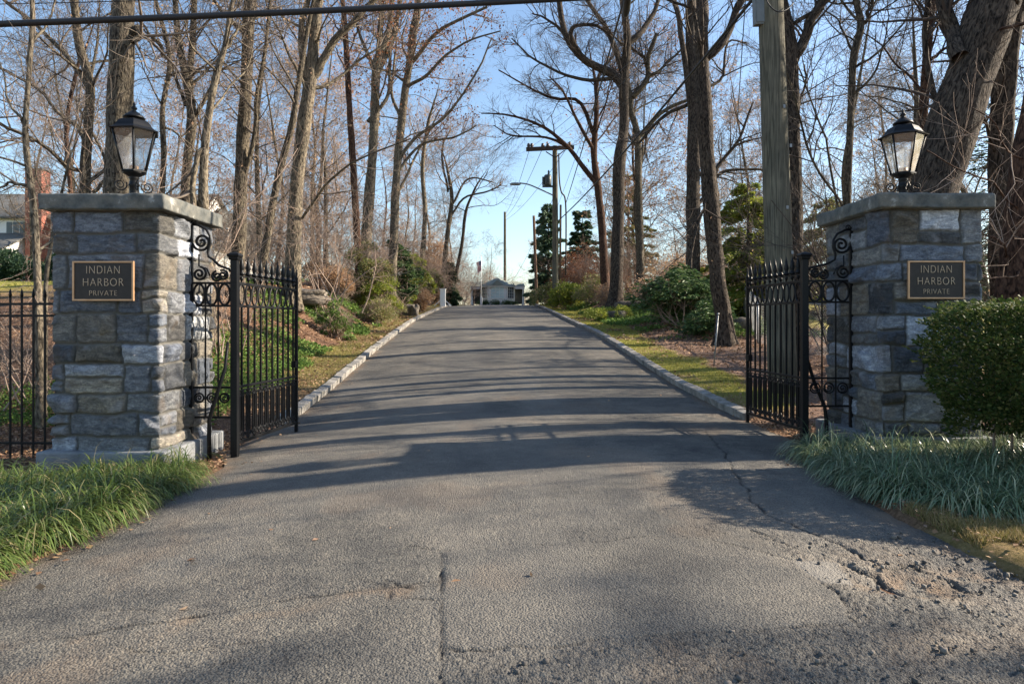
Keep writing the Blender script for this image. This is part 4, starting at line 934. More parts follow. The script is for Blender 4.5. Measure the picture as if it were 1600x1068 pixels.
tree('oak_tree', 'oak with broken stubs standing just right of the burl oak', 0, 36, [(1001, 430), (998, 320), (996, 215), (985, 170), (985, 150)], [15, 13, 12, 11, 9], 'bark_grey', 'twig_dark',
     limbs=[([(988, 152), (1010, 125), (1012, 90), (1028, 55)], 10, 6), ([(1010, 120), (1030, 110), (1065, 78)], 6, 3), ([(1012, 100), (1000, 85), (975, 70)], 6, 3), ([(998, 215), (1035, 175), (1075, 158), (1100, 150)], 7, 4), ([(996, 230), (975, 190, .5), (970, 120, 1)], 5, 2)],
     auto=8, limb_from=.4, seed=119, limb_len=(2, 4), tall=1, dens=(10, 9, 3), minr=.0048)
tree('oak_tree', 'reddish oak beside the utility pole with a long arching limb over the drive', 0, 38, [(945, 430), (940, 350), (934, 290), (928, 240), (932, 180)], [15, 14, 12, 11, 9], 'bark_red', 'twig_dark',
     limbs=[([(935, 290), (905, 255), (885, 228), (860, 205), (830, 190), (790, 180), (750, 178)], 9, 2), ([(930, 215), (905, 160), (870, 155), (835, 140), (780, 110)], 7, 2), ([(932, 190), (935, 120), (955, 90)], 7, 3), ([(930, 240), (900, 185, -.8), (880, 145, -1), (860, 120, -1)], 6, 2), ([(885, 228), (850, 215), (800, 212), (770, 195)], 5, 1.5)],
     auto=12, limb_from=.45, seed=120, limb_len=(3, 5.5), tall=5, dens=(10, 9, 4), minr=.0048)
tree('maple_tree', 'thick dark trunk behind the leaning trunk of the mulch bed', 0, 27, [(1083, 440), (1083, 300), (1085, 150), (1080, 60), (1080, 0)], [25, 24, 22, 20, 17], 'bark_dark', 'twig_dark',
     limbs=[([(1082, 190), (1065, 60, -.3), (1052, 0, -.5), (1045, -50, -.6)], 10, 7), ([(1084, 275), (1115, 265), (1150, 225), (1180, 160)], 8, 3), ([(1090, 320), (1130, 270, .5), (1190, 265, .8), (1240, 280, 1)], 6, 3), ([(1086, 140), (1125, 125, .4), (1135, 70, .6), (1165, 65, .8)], 6, 2), ([(1083, 160), (1040, 180, .4), (1000, 225, .6)], 7, 4)],
     auto=8, limb_from=.45, seed=121, limb_len=(2.5, 4.5), tall=7, dens=(9, 8, 3), minr=.004)
tree('maple_tree', 'curving rough trunk rooted in the brown mulch bed right of the grass strip', 0, 20, [(1133, 543), (1131, 500), (1122, 440), (1112, 340), (1104, 230), (1098, 120), (1096, 60), (1097, 0)], [33, 28, 28, 27, 26, 25, 22, 19], 'bark_dark', 'twig_dark',  # darker bark colour stands in for this trunk's shaded side
     limbs=[([(1100, 95), (1125, 70), (1150, 25), (1172, -25)], 13, 11), ([(1099, 140), (1090, 60, -.4), (1075, -10, -.6)], 8, 6), ([(1108, 300), (1095, 340, -.4), (1080, 420, -1)], 3, 3)],
     auto=5, limb_from=.6, seed=122, limb_len=(2, 4), tall=8)
tree('beech_tree', 'dark forked trunk directly behind the near wooden utility pole', 0, 15.5, [(1243, 420), (1242, 300), (1238, 190), (1236, 90), (1230, 40), (1222, 0)], [24, 24, 24, 23, 20, 18], 'bark_dark', 'twig_dark',
     limbs=[([(1240, 95), (1258, 55), (1278, 10), (1290, -30)], 17, 15), ([(1242, 190), (1252, 150, .5), (1258, 100, .8)], 5, 3)], auto=7, limb_from=.5, seed=123, limb_len=(2, 4), tall=6)
tree('young_tree', 'straight thin dark tree in the gap between the pole and the right lantern', 0, 15, [(1324, 330), (1326, 260), (1330, 170), (1334, 90), (1345, 40), (1338, 0)], [12, 12, 12, 12, 13, 11], 'bark_grey', 'twig_dark',
     limbs=[([(1345, 40), (1358, 20), (1372, -10)], 6, 4), ([(1320, 330), (1270, 240, -.5), (1235, 130, -1), (1205, 20, -1.3)], 4, 3), ([(1310, 330), (1290, 230, .3), (1262, 150, .5), (1230, 60, .6)], 4, 2)],
     auto=13, limb_from=.3, seed=124, limb_len=(1.8, 3.8), tall=6, dens=(8, 8, 3), minr=.003)
tree('oak_tree', 'massive rough trunk leaning to the side behind the right lantern', 0, 12, [(1425, 560), (1436, 420), (1458, 305), (1500, 160), (1545, 30), (1556, 0)], [90, 82, 78, 80, 80, 80], 'bark_dark', 'twig_dark',
     limbs=[([(1500, 90, -.2), (1485, 50, .2), (1470, 0, .4), (1466, -60, .6)], 26, 16), ([(1475, 195), (1462, 170, .6), (1452, 100, .9), (1450, 0, 1)], 10, 9), ([(1560, 0), (1610, -90, .4), (1640, -200, .8)], 60, 25)],
     auto=4, limb_from=.8, seed=125, limb_len=(3, 5), tall=6, dens=(6, 6, 3), flare=1.15)
tree('young_tree', 'slim dark tree rising beside the left flank of the massive leaning trunk', 0, 14.5, [(1440, 330), (1441, 220), (1446, 120), (1455, 0)], [13, 13, 14, 14], 'bark_red', 'twig_dark', limbs=[([(1450, 100), (1475, 75), (1500, 60)], 6, 3)],
     auto=13, seed=126, limb_len=(1.6, 3.6), tall=5, dens=(8, 8, 3), minr=.003)
tree('maple_tree', 'grey trunk between the massive leaning oak and the reddish trunk at the edge', 0, 13, [(1572, 520), (1566, 380), (1563, 260), (1568, 150), (1578, 60), (1590, 0)], [42, 40, 38, 36, 30, 28], 'bark_dark', 'twig_dark', auto=8, limb_from=.3, seed=127, limb_len=(1.5, 3), tall=6, minr=.003,
     limbs=[([(1566, 230), (1545, 200, -.4), (1520, 180, -.7)], 5, 2)])
tree('cherry_tree', 'reddish brown forked trunk behind the hedge at the edge of the picture', 0, 10.6, [(1590, 560), (1588, 460), (1596, 330), (1612, 200), (1640, 50)], [70, 62, 48, 40, 34], 'bark_red', 'twig_tan',
     limbs=[([(1575, 400), (1560, 380, -.3), (1530, 355, -.6)], 4, 2), ([(1600, 330), (1560, 290, -.6), (1510, 270, -1), (1450, 240, -1)], 3.5, 1.5), ([(1605, 250), (1570, 230, -.8), (1520, 160, -1.1)], 3.5, 1.5), ([(1600, 420), (1570, 430, -.6), (1530, 425, -1)], 3.5, 1.5)],
     auto=4, seed=128, limb_len=(1, 2.2), tall=3, dens=(5, 4, 2), minr=.0025)

# --- woods behind: three bare trees copied, standing left and right of the drive
def proto(seed, H, twig, leafm=None, leafn=0, bark='bark_grey'):
    return tree('woodland_tree', 'x', 0, 60, [(700 + seed % 7, 440), (702, 400), (700, 360)], [6, 5, 4.2], bark, twig, auto=20, limb_from=.2, seed=seed, leaf=leafm, leafn=leafn, leafsize=.16, limb_len=(3, 6), tall=H, dens=(9, 7, 3), minr=.006)
protos = [proto(201, 9, 'twig_tan', 'leaf_beech', 900), proto(202, 11, 'twig_grey'), proto(203, 10, 'twig_tan', 'leaf_oak', 1500, 'bark_red')]
base_h = [2.0, 2.0, 2.0]
def copy_tree(o, group, label, loc, rot, sc):
    r = o.copy(); COL.objects.link(r); r.location = loc; r.rotation_euler = (0, 0, rot); r.scale = (sc, sc, sc)
    r['group'] = group; r['label'] = label
    for ch in o.children:
        c = ch.copy(); COL.objects.link(c); c.parent = r
    return r
rg = random.Random(5)
spotsL = [(-19, 66, 1), (-12, 44, 0), (-26, 68, 0), (-15, 52, 2), (-10, 72, 1), (-21, 58, 2), (-31, 48, 0), (-8.5, 66, 1), (-40, 74, 1), (-14, 48, 0), (-18, 40, 2), (-22, 34, 1), (-12.5, 36, 1), (-16, 58, 1), (-9.5, 62, 0), (-24, 52, 0), (-30, 60, 1), (-13, 70, 2), (-20, 80, 0), (-7.5, 82, 1), (-11, 30, 0), (-17, 27, 1), (-27, 42, 2), (-35, 50, 1), (-9, 95, 0), (-15, 105, 1), (-25, 95, 0), (-4, 118, 1)]
spotsR = [(18, 52, 1), (12, 68, 0), (24, 64, 2), (10, 74, 1), (20, 84, 0), (27, 80, 1), (33, 62, 0), (15, 58, 2), (9, 50, 2), (13, 44, 0), (17, 50, 1), (11, 60, 1), (22, 58, 0), (19, 38, 1), (24, 44, 0), (29, 52, 1), (22, 75, 0), (4, 112, 0), (16, 95, 1), (31, 70, 2), (28, 46, 1), (35, 56, 0), (8, 42, 0)]
for k, (x, y, t) in enumerate(spotsL + spotsR):
    left = k < len(spotsL)
    kd = ['with tan twigs', 'with grey leafless twigs', 'with reddish dead leaves'][t]; sd_ = 'on the white house side' if left else 'on the utility pole side'
    copy_tree(protos[t], 'distant woodland trees ' + kd + ' ' + sd_, 'woodland tree ' + kd + ' ' + sd_, (x, y, gzf(x, y) - .1), rg.uniform(0, 6.28), rg.uniform(.75, 1.15) * (.8 if y > 70 else 1))
for p_ in protos:
    for ch in list(p_.children): bpy.data.objects.remove(ch)
    bpy.data.objects.remove(p_)
# trees out of the picture on the sunny side throw the long shadows across the drive
for k, (x, y, sd) in enumerate([(15, 10.6, 301), (19, 13, 302), (13, 15.5, 303), (17, 19, 304), (14, 24, 305), (20, 29, 306), (27, 6.6, 307)]):
    d = y; px = CX + x / d * F
    if abs(px - CX) < 900: px = px
    g = np.random.default_rng(sd)
    names = ['leaning', 'straight', 'tall', 'broad', 'slim', 'old', 'young', 'spreading', 'distant']
    tree('woodland_tree', 'bare woodland tree standing outside the picture on the sunny side of the drive', 0, d, [(px, HY + 1.3 / d * F), (px + 5, HY - 1 / d * F), (px - 6, HY - 3 / d * F)], [w * (4.0 if sd == 301 else 1.0) for w in (.42 / d * F, .38 / d * F, .34 / d * F)], 'bark_grey', 'twig_dark',  # first tree's trunk is widened to draw out the right pillar's shadow
         auto=14, limb_from=.25, seed=sd, limb_len=(2.5, 5), tall=15 if x > 25 else 9, dens=(6, 6, 2), minr=.005, group='trees outside the picture')

# ------------------------------------------------------------------ evergreens and shrubs
def conifer(name, label, x, y, H, Rb, mat, seed, n=60, lsize=.16, droop=.15, whorls=22, trunkc='bark_dark', low=.06, pw=.65):
    g = np.random.default_rng(seed); z0 = gzf(x, y)
    root = thing(name, label, 'evergreen tree', (x, y, z0))
    T = np.array([[0, 0, -.1], [.05, 0, H * .5], [0, 0, H * .98]]); V, Fq = tubes_np(spline(T, 8)[None], np.linspace(H * .018 + .05, .02, 8)[None], 8)
    link('trunk', np_mesh('trunk', V, Fq, True), M['twig_dark'], root)
    P_, D_ = [], []; br = []
    for k in range(whorls):
        f = k / whorls; z = H * (low + (.99 - low) * f); rr = Rb * (1 - f) ** pw * g.uniform(.75, 1.15) + .12
        for j in range(g.integers(5, 9)):
            a = g.uniform(0, 6.28); L_ = rr * g.uniform(.5, 1.2); z = z + g.normal(0, .022 * H) * (f < .9); m = max(4, int(n * L_ / Rb))
            t = g.uniform(.12, 1, m) ** .7
            br.append(np.array([[0, 0, z], [math.cos(a) * L_ * .5, math.sin(a) * L_ * .5, z - droop * L_ * .2], [math.cos(a) * L_, math.sin(a) * L_, z - droop * L_ * .4]]))
            w = (g.uniform(-1, 1, m)) * .32 * L_ * (1.05 - t)
            c = np.stack([math.cos(a) * L_ * t - math.sin(a) * w, math.sin(a) * L_ * t + math.cos(a) * w, z - droop * L_ * t * t + g.normal(0, .06, m) + .25 * L_ * t * (f - .3)], 1)
            P_.append(c); D_.append(np.repeat(np.array([[math.cos(a), math.sin(a), -.1]]), m, 0))
    C = np.concatenate(P_); V, Fq = leaves_np(C, lsize, g, .1, .38, np.concatenate(D_), .3)
    B = np.array(br); V2, F2 = tubes_np(B, np.full(B.shape[:2], .015), 3)
    link('foliage', np_mesh('foliage', V, Fq), M[mat], root); link('branches', np_mesh('branches', V2, F2), M['twig_dark'], root)
    return root
conifer('white_pine', 'dark blue green pine behind the gatehouse roof', 3.9, 74, 10.8, 2.2, 'leaf_blue', 401, 330, .42, .1, 34)
conifer('spruce_tree', 'narrow dark evergreen behind the far utility pole', 7.2, 70, 9.2, 2.3, 'leaf_dark', 402, 240, .40, .15, 26)
conifer('hemlock_tree', 'yellow green hemlock to the left of the near wooden pole', 9.3, 27, 5.4, 2.3, 'leaf_yew', 403, 420, .17, .3, 28)
conifer('hemlock_tree', 'darker hemlock seen through the scrolls of the right iron panel', 12.9, 28, 5.0, 2.2, 'leaf_mixed', 404, 260, .16, .3)
conifer('hemlock_tree', 'shaggy hemlock growing behind the massive leaning oak', 13.5, 19, 7.2, 2.2, 'leaf_dark', 405, 60, .13, .3)
conifer('spruce_tree', 'tall open evergreen in the wood behind the burl oak', 9.5, 56, 10.5, 2.8, 'leaf_mixed', 406, 170, .30)
conifer('yew_tree', 'dark pointed yew ending the shrub bank by the white post', -5.2, 57, 3.6, .85, 'leaf_dark', 407, 300, .18, .2, 18)

conifer('shadow_pine', 'unseen pine added on the sunny side to cast soft shadows with foliage only near its top', 27.5, 8.2, 16.8, 1.1, 'leaf_dark', 420, 13, .24, .2, 8, low=.86, pw=.4)  # unseen, added and shaped to drop soft shadow patches on the near asphalt
def shrub(name, label, x, y, r, n, lsize, mat, seed, lumps=14, lrad=.42, stems=10, base=.05, group=None, droop=.2, twig='twig_tan', zlift=0., whorl=0, hollow=.72):
    """r=(rx,ry,height)"""
    g = np.random.default_rng(seed); rx, ry, h = r; z0 = gzf(x, y) - .05 + zlift
    root = thing(name, label, 'shrub', (x, y, z0), 0, group)
    a = g.uniform(0, 6.28, lumps); rr = np.sqrt(g.uniform(0, 1, lumps)); zc = g.uniform(.25, 1, lumps) * (1 - .45 * rr ** 2)
    L_ = np.stack([np.cos(a) * rr * rx * .8, np.sin(a) * rr * ry * .8, zc * h * .82], 1); lr = g.uniform(.5, 1.25, lumps) * lrad * min(max(rx, ry), h * 1.2) * 1.05
    k = g.integers(0, lumps, n); d = g.normal(0, 1, (n, 3)); d[:, 2] = np.abs(d[:, 2]) * .9 - .25; d /= np.linalg.norm(d, axis=1, keepdims=True)
    rad = lr[k] * g.uniform(hollow, 1.08, n) * (1 + .22 * noise(d[:, 0] * 3 + k, d[:, 1] * 3, d[:, 2] * 3, seed))
    C = L_[k] + d * rad[:, None]; C[:, 2] = np.maximum(C[:, 2], base)
    if whorl:
        m = n // whorl; C = C[:m]; dd = d[:m]; C = np.repeat(C, whorl, 0); th = np.tile(np.arange(whorl) / whorl * 2 * math.pi, m) + np.repeat(g.uniform(0, 6, m), whorl)
        D = np.stack([np.cos(th), np.sin(th), np.full(m * whorl, -.25)], 1) + np.repeat(dd, whorl, 0) * .35
        V, Fq = leaves_np(C, lsize, g, droop, .34, D * 2.2)
    else: V, Fq = leaves_np(C, lsize, g, droop, .6, d * .8)
    link('foliage', np_mesh('foliage', V, Fq), M[mat], root)
    if stems:
        s = np.stack([g.normal(0, .12 * rx, stems), g.normal(0, .12 * ry, stems), np.zeros(stems)], 1); e = L_[g.integers(0, lumps, stems)] * np.array([1, 1, 1.1]); mid = (s + e) / 2 + g.normal(0, .06, (stems, 3)) + (e - s) * np.array([.1, .1, -.05])
        Pp = np.array([spline([s[i], mid[i], e[i]], 8) for i in range(stems)]); Rr = np.linspace(.018, .006, 8)[None].repeat(stems, 0) * min(1.6, h)
        parts, _ = crown_from(Pp, Rr, g, 4, 4, 2, (.25 * h, .5 * h), (.15 * h, .3 * h), (.06 * h, .14 * h), minr=.003)
        V, Fq = merge([tubes_np(Pp, Rr, 5)] + parts); link('stems', np_mesh('stems', V, Fq, False), M[twig], root)
    return root
# bank on the left of the drive
def shp(name, label, px, d, top, hw, n, lsize, mat, seed, lumps=16, stems=14, whorl=0, lrad=.42, hollow=.7):
    x = (px - CX) / F * d; h = CH + (HY - top) / F * d - gzf(x, d); rx = hw / F * d
    shrub(name, label, x, d, (rx, rx * .9, h), n, lsize, mat, seed, lumps, lrad, stems, whorl=whorl, hollow=hollow)
shp('rhododendron', 'large dark leaved rhododendron below the right one of the twin oaks', 620, 36, 352, 40, 19000, .17, 'leaf_rhodo', 501, 34, whorl=6, lrad=.25, hollow=.5)
shp('shrub', 'olive shrub at the foot of the left one of the twin oaks', 570, 31.5, 360, 48, 20000, .10, 'leaf_mixed', 502, 34, lrad=.25, hollow=.4)
shp('shrub', 'brown twiggy shrub left of the twin oaks on top of the bank', 522, 29, 402, 34, 5500, .08, 'leaf_beech', 503, 20, 40, hollow=.3)
shp('shrub', 'yellow green pointed shrub in the middle of the shrub bank', 652, 41, 376, 30, 15000, .14, 'leaf_yew', 504, 30, lrad=.27, hollow=.4)
shp('shrub', 'tan leafless shrub in front of the yellow green shrubs', 656, 38.5, 440, 22, 5000, .08, 'leaf_beech', 505, 18, 40, hollow=.3)
shp('shrub', 'mottled green shrub near the far end of the bank', 668, 53, 392, 24, 12000, .14, 'leaf_mixed', 506, 26, lrad=.3, hollow=.5)
shp('shrub', 'dark green shrub behind the white post', 700, 60, 410, 15, 8000, .15, 'leaf_rhodo', 507, 20, hollow=.5)
shp('shrub', 'low brown shrub spilling over the rocks at the verge', 590, 28, 455, 28, 7000, .055, 'leaf_mixed', 508, 22, 24, hollow=.3)
shp('shrub', 'low dark shrub under the stone ledge', 522, 21, 462, 30, 7500, .05, 'leaf_ivy', 509, 26, lrad=.22)
shp('shrub', 'straw coloured twiggy shrub behind the sunlit forked oak', 490, 31, 404, 45, 3500, .08, 'leaf_beech', 510, 16, 44, hollow=.2)
shp('shrub', 'pinkish leafless shrub mass behind the yellow green shrubs', 676, 60, 345, 36, 9000, .11, 'leaf_beech', 511, 34, 80, hollow=.1)
shp('shrub', 'low spreading shrub with tan leaves beside the verge rocks', 612, 34, 458, 22, 5000, .06, 'leaf_mixed', 512, 14, 20, hollow=.3)
shp('shrub', 'brownish green shrub in front of the dark leaved rhododendron', 588, 31, 412, 38, 14000, .08, 'leaf_yew', 513, 28, 24, lrad=.28, hollow=.3)
shp('shrub', 'bright olive shrub right of the large dark rhododendron', 634, 37.5, 388, 28, 12000, .12, 'leaf_yew', 514, 22, lrad=.3, hollow=.4)
shp('shrub', 'leafy tan shrub between the yellow green shrub and the white post', 674, 54, 434, 14, 5000, .09, 'leaf_beech', 515, 18, 30, hollow=.3)
# right of the drive
shrub('rhododendron', 'dark drooping rhododendron between the oaks and the mulch bed', 6.0, 24.0, (1.7, 1.4, 2.3), 9500, .18, 'leaf_rhodo', 520, 20, whorl=6, lrad=.36, droop=.5)
shrub('rhododendron', 'low dark rhododendron beside the curving rough trunk', 6.2, 21.6, (1.0, .8, 1.1), 3600, .16, 'leaf_rhodo', 521, 12, whorl=6, droop=.5)
shrub('shrub', 'bright yellow green shrub at the foot of the far utility pole', 3.25, 42, (1.15, 1.3, 1.9), 7000, .13, 'leaf_yew', 522, 14)
shrub('shrub', 'olive and tan shrub right of the bright yellow green one', 4.9, 40, (1.4, 1.4, 1.9), 5000, .10, 'leaf_mixed', 523, 14, stems=24)
shrub('shrub', 'green shrub ending the right bank near the gatehouse', 3.0, 49, (1.5, 1.6, 1.9), 5000, .14, 'leaf_mixed', 524, 14)
shrub('shrub', 'tan twiggy shrub just left of the burl oak', 5.0, 36, (1.0, 1.0, 1.25), 2600, .07, 'leaf_beech', 525, 12, stems=30)
shrub('shrub', 'brown twiggy thicket between the burl oak and the rhododendron', 7.2, 32, (2.0, 1.5, 2.6), 3600, .09, 'leaf_beech', 526, 18, stems=44)
shrub('shrub', 'reddish leaved thicket behind the far utility pole', 6.2, 50, (3.0, 1.8, 3.9), 6000, .13, 'leaf_oak', 527, 20, stems=40)
shrub('shrub', 'brown thicket under the two dark trunks', 9.4, 36, (2.6, 1.6, 3.4), 4500, .10, 'leaf_beech', 528, 18, stems=44)
shrub('shrub', 'low light green shrub spreading over the right verge', 4.3, 30, (1.2, 2.4, .55), 6500, .07, 'leaf_yew', 529, 16, stems=10)
shrub('shrub', 'tan thicket far behind the mulch bed', 14.0, 40, (3.2, 2, 3.0), 4500, .12, 'leaf_beech', 530, 18, stems=40)
shrub('shrub', 'brown leafy thicket behind the chain link fence', 12.5, 31, (2.6, 1.5, 2.4), 4000, .10, 'leaf_oak', 531, 18, stems=30)

# bare brush with arching stems on the left bank and behind the pillars
def brush(name, label, x, y, h, spread, n, seed, mat='twig_tan', leafn=0, leafm='leaf_beech', minr=.0025):
    g = np.random.default_rng(seed); z0 = gzf(x, y); root = thing(name, label, 'shrub', (x, y, z0 - .05))
    s = np.stack([g.normal(0, spread * .15, n), g.normal(0, spread * .15, n), np.zeros(n)], 1); a = g.uniform(0, 6.28, n)
    d = np.stack([np.cos(a) * .5, np.sin(a) * .5, np.ones(n)], 1); Pp = grow(s, d, g.uniform(.6, 1.1, n) * h, 9, .12, -.01, g); Rr = np.linspace(.012, .004, 9)[None].repeat(n, 0) * min(1.8, max(.7, h / 2))
    parts, tips = crown_from(Pp, Rr, g, 6, 5, 2, (.2 * h, .4 * h), (.1 * h, .22 * h), (.05 * h, .12 * h), minr=minr)
    V, Fq = merge([tubes_np(Pp, Rr, 5)] + parts); link('stems', np_mesh('stems', V, Fq), M[mat], root)
    if leafn:
        c = tips[g.integers(0, len(tips), leafn)]; V, Fq = leaves_np(c, .05, g, .5, .6); link('foliage', np_mesh('foliage', V, Fq), M[leafm], root)
brush('brush', 'tangled bare twigs behind the iron fence next to the pillar', -5.9, 9.5, 1.5, 1.6, 9, 601)
brush('brush', 'arching tan twigs behind the outer end of the iron fence', -7.4, 10.4, 2.0, 1.6, 10, 602)
brush('brush', 'bare branching bush at the foot of the forked oak', -8.6, 23.5, 1.8, 1.5, 10, 603)
brush('brush', 'reddish bare bush filling the gap beside the right pillar', 7.7, 11.2, 2.6, 1.8, 9, 604, 'twig_tan', 60)
brush('brush', 'tall bare bush behind the right iron panel', 8.2, 17.0, 4.4, 2.2, 14, 605, 'twig_dark', 80, minr=.003)
brush('brush', 'tall bare bush between the right lantern and the near pole', 6.6, 13.5, 5.2, 2.2, 12, 606, 'twig_dark', 80, minr=.003)
brush('brush', 'tall bare bush behind the left lantern', -8.6, 17.0, 5.0, 3.0, 14, 607, 'twig_tan', 200, minr=.003)
brush('brush', 'tall bare bush above the left gate leaf', -6.6, 24.0, 5.4, 3.0, 14, 608, 'twig_tan', 300, minr=.0035)
brush('brush', 'tall fine twigged bush between the near pole and the massive leaning trunk', 8.3, 14.0, 5.6, 2.4, 16, 610, 'twig_dark', 60, minr=.0028)
brush('brush', 'fine twigged bush behind the hemlock', 10.5, 22.0, 5.6, 2.4, 14, 611, 'twig_dark', 60, minr=.003)
brush('brush', 'bare bush on the left bank behind the narrow iron panel', -6.4, 15.0, 2.4, 2.0, 10, 609, 'twig_tan', 60)

def copy_brush(o, label, group, x, y, rot, sc):
    r = o.copy(); COL.objects.link(r); r.location = (x, y, gzf(x, y) - .05); r.rotation_euler = (0, 0, rot); r.scale = (sc, sc, sc * .9); r['label'] = label; r['group'] = group
    for ch in o.children: c = ch.copy(); COL.objects.link(c); c.parent = r
for seed_, mt, lf, lm, kd, spots in ((651, 'twig_tan', 900, 'leaf_beech', 'tan leafless thicket', [(-8.5, 40), (-12, 34), (-15, 43), (-11, 54), (-6.8, 55), (-19, 36), (-5.5, 70), (-9, 76), (-22, 46), (-14, 66), (-3.6, 88), (-6.5, 100), (-26, 55), (-1.8, 104), (2.0, 120)]),
                                    (652, 'twig_tan', 1400, 'leaf_oak', 'russet thicket', [(7.2, 47), (10.5, 42), (13.5, 38), (9.2, 55), (12.5, 52), (16.5, 46), (6.2, 58), (16, 60), (22, 40), (11, 31), (4.6, 92)])):
    g_ = np.random.default_rng(seed_); nb0 = len(bpy.data.objects)
    brush('thicket', kd, spots[0][0], spots[0][1], 4.6, 5.0, 34, seed_, mt, lf, lm, .0055)
    src = [o for o in bpy.data.objects if o.name.startswith('thicket') and o.get('label') == kd][0]
    lab = kd + (' in the wood on the white house side' if seed_ == 651 else ' in the wood on the utility pole side'); src['label'] = lab; src['group'] = lab
    for (x_, y_) in spots[1:]: copy_brush(src, lab, lab, x_, y_, g_.uniform(0, 6.28), g_.uniform(.8, 1.35) * (1 if seed_ == 651 else .72))

# ------------------------------------------------------------------ clipped hedge
def hedge():
    g = np.random.default_rng(77); c = np.array([5.72, 6.12, 0]); rx, ry = 1.76, 1.14; z0 = gzf(5.2, 6.3)
    root = thing('clipped_hedge', 'rounded clipped holly hedge in front of the pillar with the leaning trunk behind', 'hedge', (c[0], c[1], z0))
    n = 46000; th = g.uniform(0, 2 * math.pi, n); zz = g.uniform(0, 1, n); top = g.uniform(0, 1, n) < .36
    e = 2.6
    ct, st = np.cos(th), np.sin(th); rr = (np.abs(ct) ** e + np.abs(st) ** e) ** (-1 / e)
    h0, h1 = .42, 1.65 - z0
    prof = np.where(top, np.sqrt(g.uniform(0, 1, n)), 1.0); zn = np.where(top, 1.0, zz)
    shoulder = np.where(top, 1 - .10 * prof ** 5, 1.0); rad = np.where(top, prof, 1 - .13 * np.maximum(0, zn - .70) ** 2 / .09 - .16 * (1 - zn) ** 2)
    x = ct * rr * rx * rad; y = st * rr * ry * rad; z = (h0 + (h1 - h0) * zn) * np.where(top, shoulder, 1)
    low = .25 * noise(x * 2, y * 2, 0, 78); z = np.where(zn < .15, z + low + .12 * g.uniform(0, 1, n), z)
    lump = 1 + .085 * fbm(x * 2.4, y * 2.4, z * 2.4, 79, 3); depth = 1 - np.abs(g.normal(0, .045, n)); x *= lump * depth; y *= lump * depth; z = z * (1 + .02 * fbm(x * 3, y * 3, z * 3, 80, 2)) - np.where(top, np.abs(g.normal(0, .03, n)), 0)
    C = np.stack([x, y, z], 1); D = np.stack([ct, st, np.where(top, 1.2, .3)], 1); V, Fq = leaves_np(C, .036, g, 0, .62, D * .9)
    q = g.integers(0, n, 420); s0 = C[q]; dd = D[q] / np.linalg.norm(D[q], axis=1, keepdims=True) + g.normal(0, .35, (420, 3)); tt_ = np.linspace(.1, 1, 9)[None, :, None]
    Cs = (s0[:, None] + dd[:, None] * tt_ * g.uniform(.05, .14, (420, 1, 1))).reshape(-1, 3); Vs, Fs = leaves_np(Cs, .036, g, 0, .62, np.repeat(dd, 9, 0)); V, Fq = merge([(V, Fq), (Vs, Fs)])
    # inner leaves keep it dense
    m = 26000; k = g.integers(0, n, m); C2 = C[k] * np.column_stack([g.uniform(.45, .93, (m, 1)), g.uniform(.45, .93, (m, 1)), g.uniform(.75, .97, (m, 1))]); C2[:, 2] = np.maximum(C2[:, 2], .45); V2, F2 = leaves_np(C2, .05, g, 0, .7)
    V, Fq = merge([(V, Fq), (V2, F2)]); link('foliage', np_mesh('foliage', V, Fq), M['leaf_hedge'], root)
    s = np.stack([g.uniform(-1.3, 1.3, 34), g.uniform(-.65, .65, 34), np.full(34, -.05)], 1); e_ = s * np.array([1.05, 1.15, 0]) + np.stack([g.normal(0, .2, 34), g.normal(0, .15, 34), g.uniform(.8, 1.3, 34)], 1)
    Pp = np.array([spline([s[i], (s[i] + e_[i]) / 2 + g.normal(0, .06, 3), e_[i]], 9) for i in range(34)]); Rr = np.linspace(.016, .005, 9)[None].repeat(34, 0)
    parts, _ = crown_from(Pp, Rr, g, 6, 4, 0, (.2, .45), (.1, .25), minr=.002)
    V, Fq = merge([tubes_np(Pp, Rr, 6)] + parts); link('stems', np_mesh('stems', V, Fq), M['twig_tan'], root)
hedge()

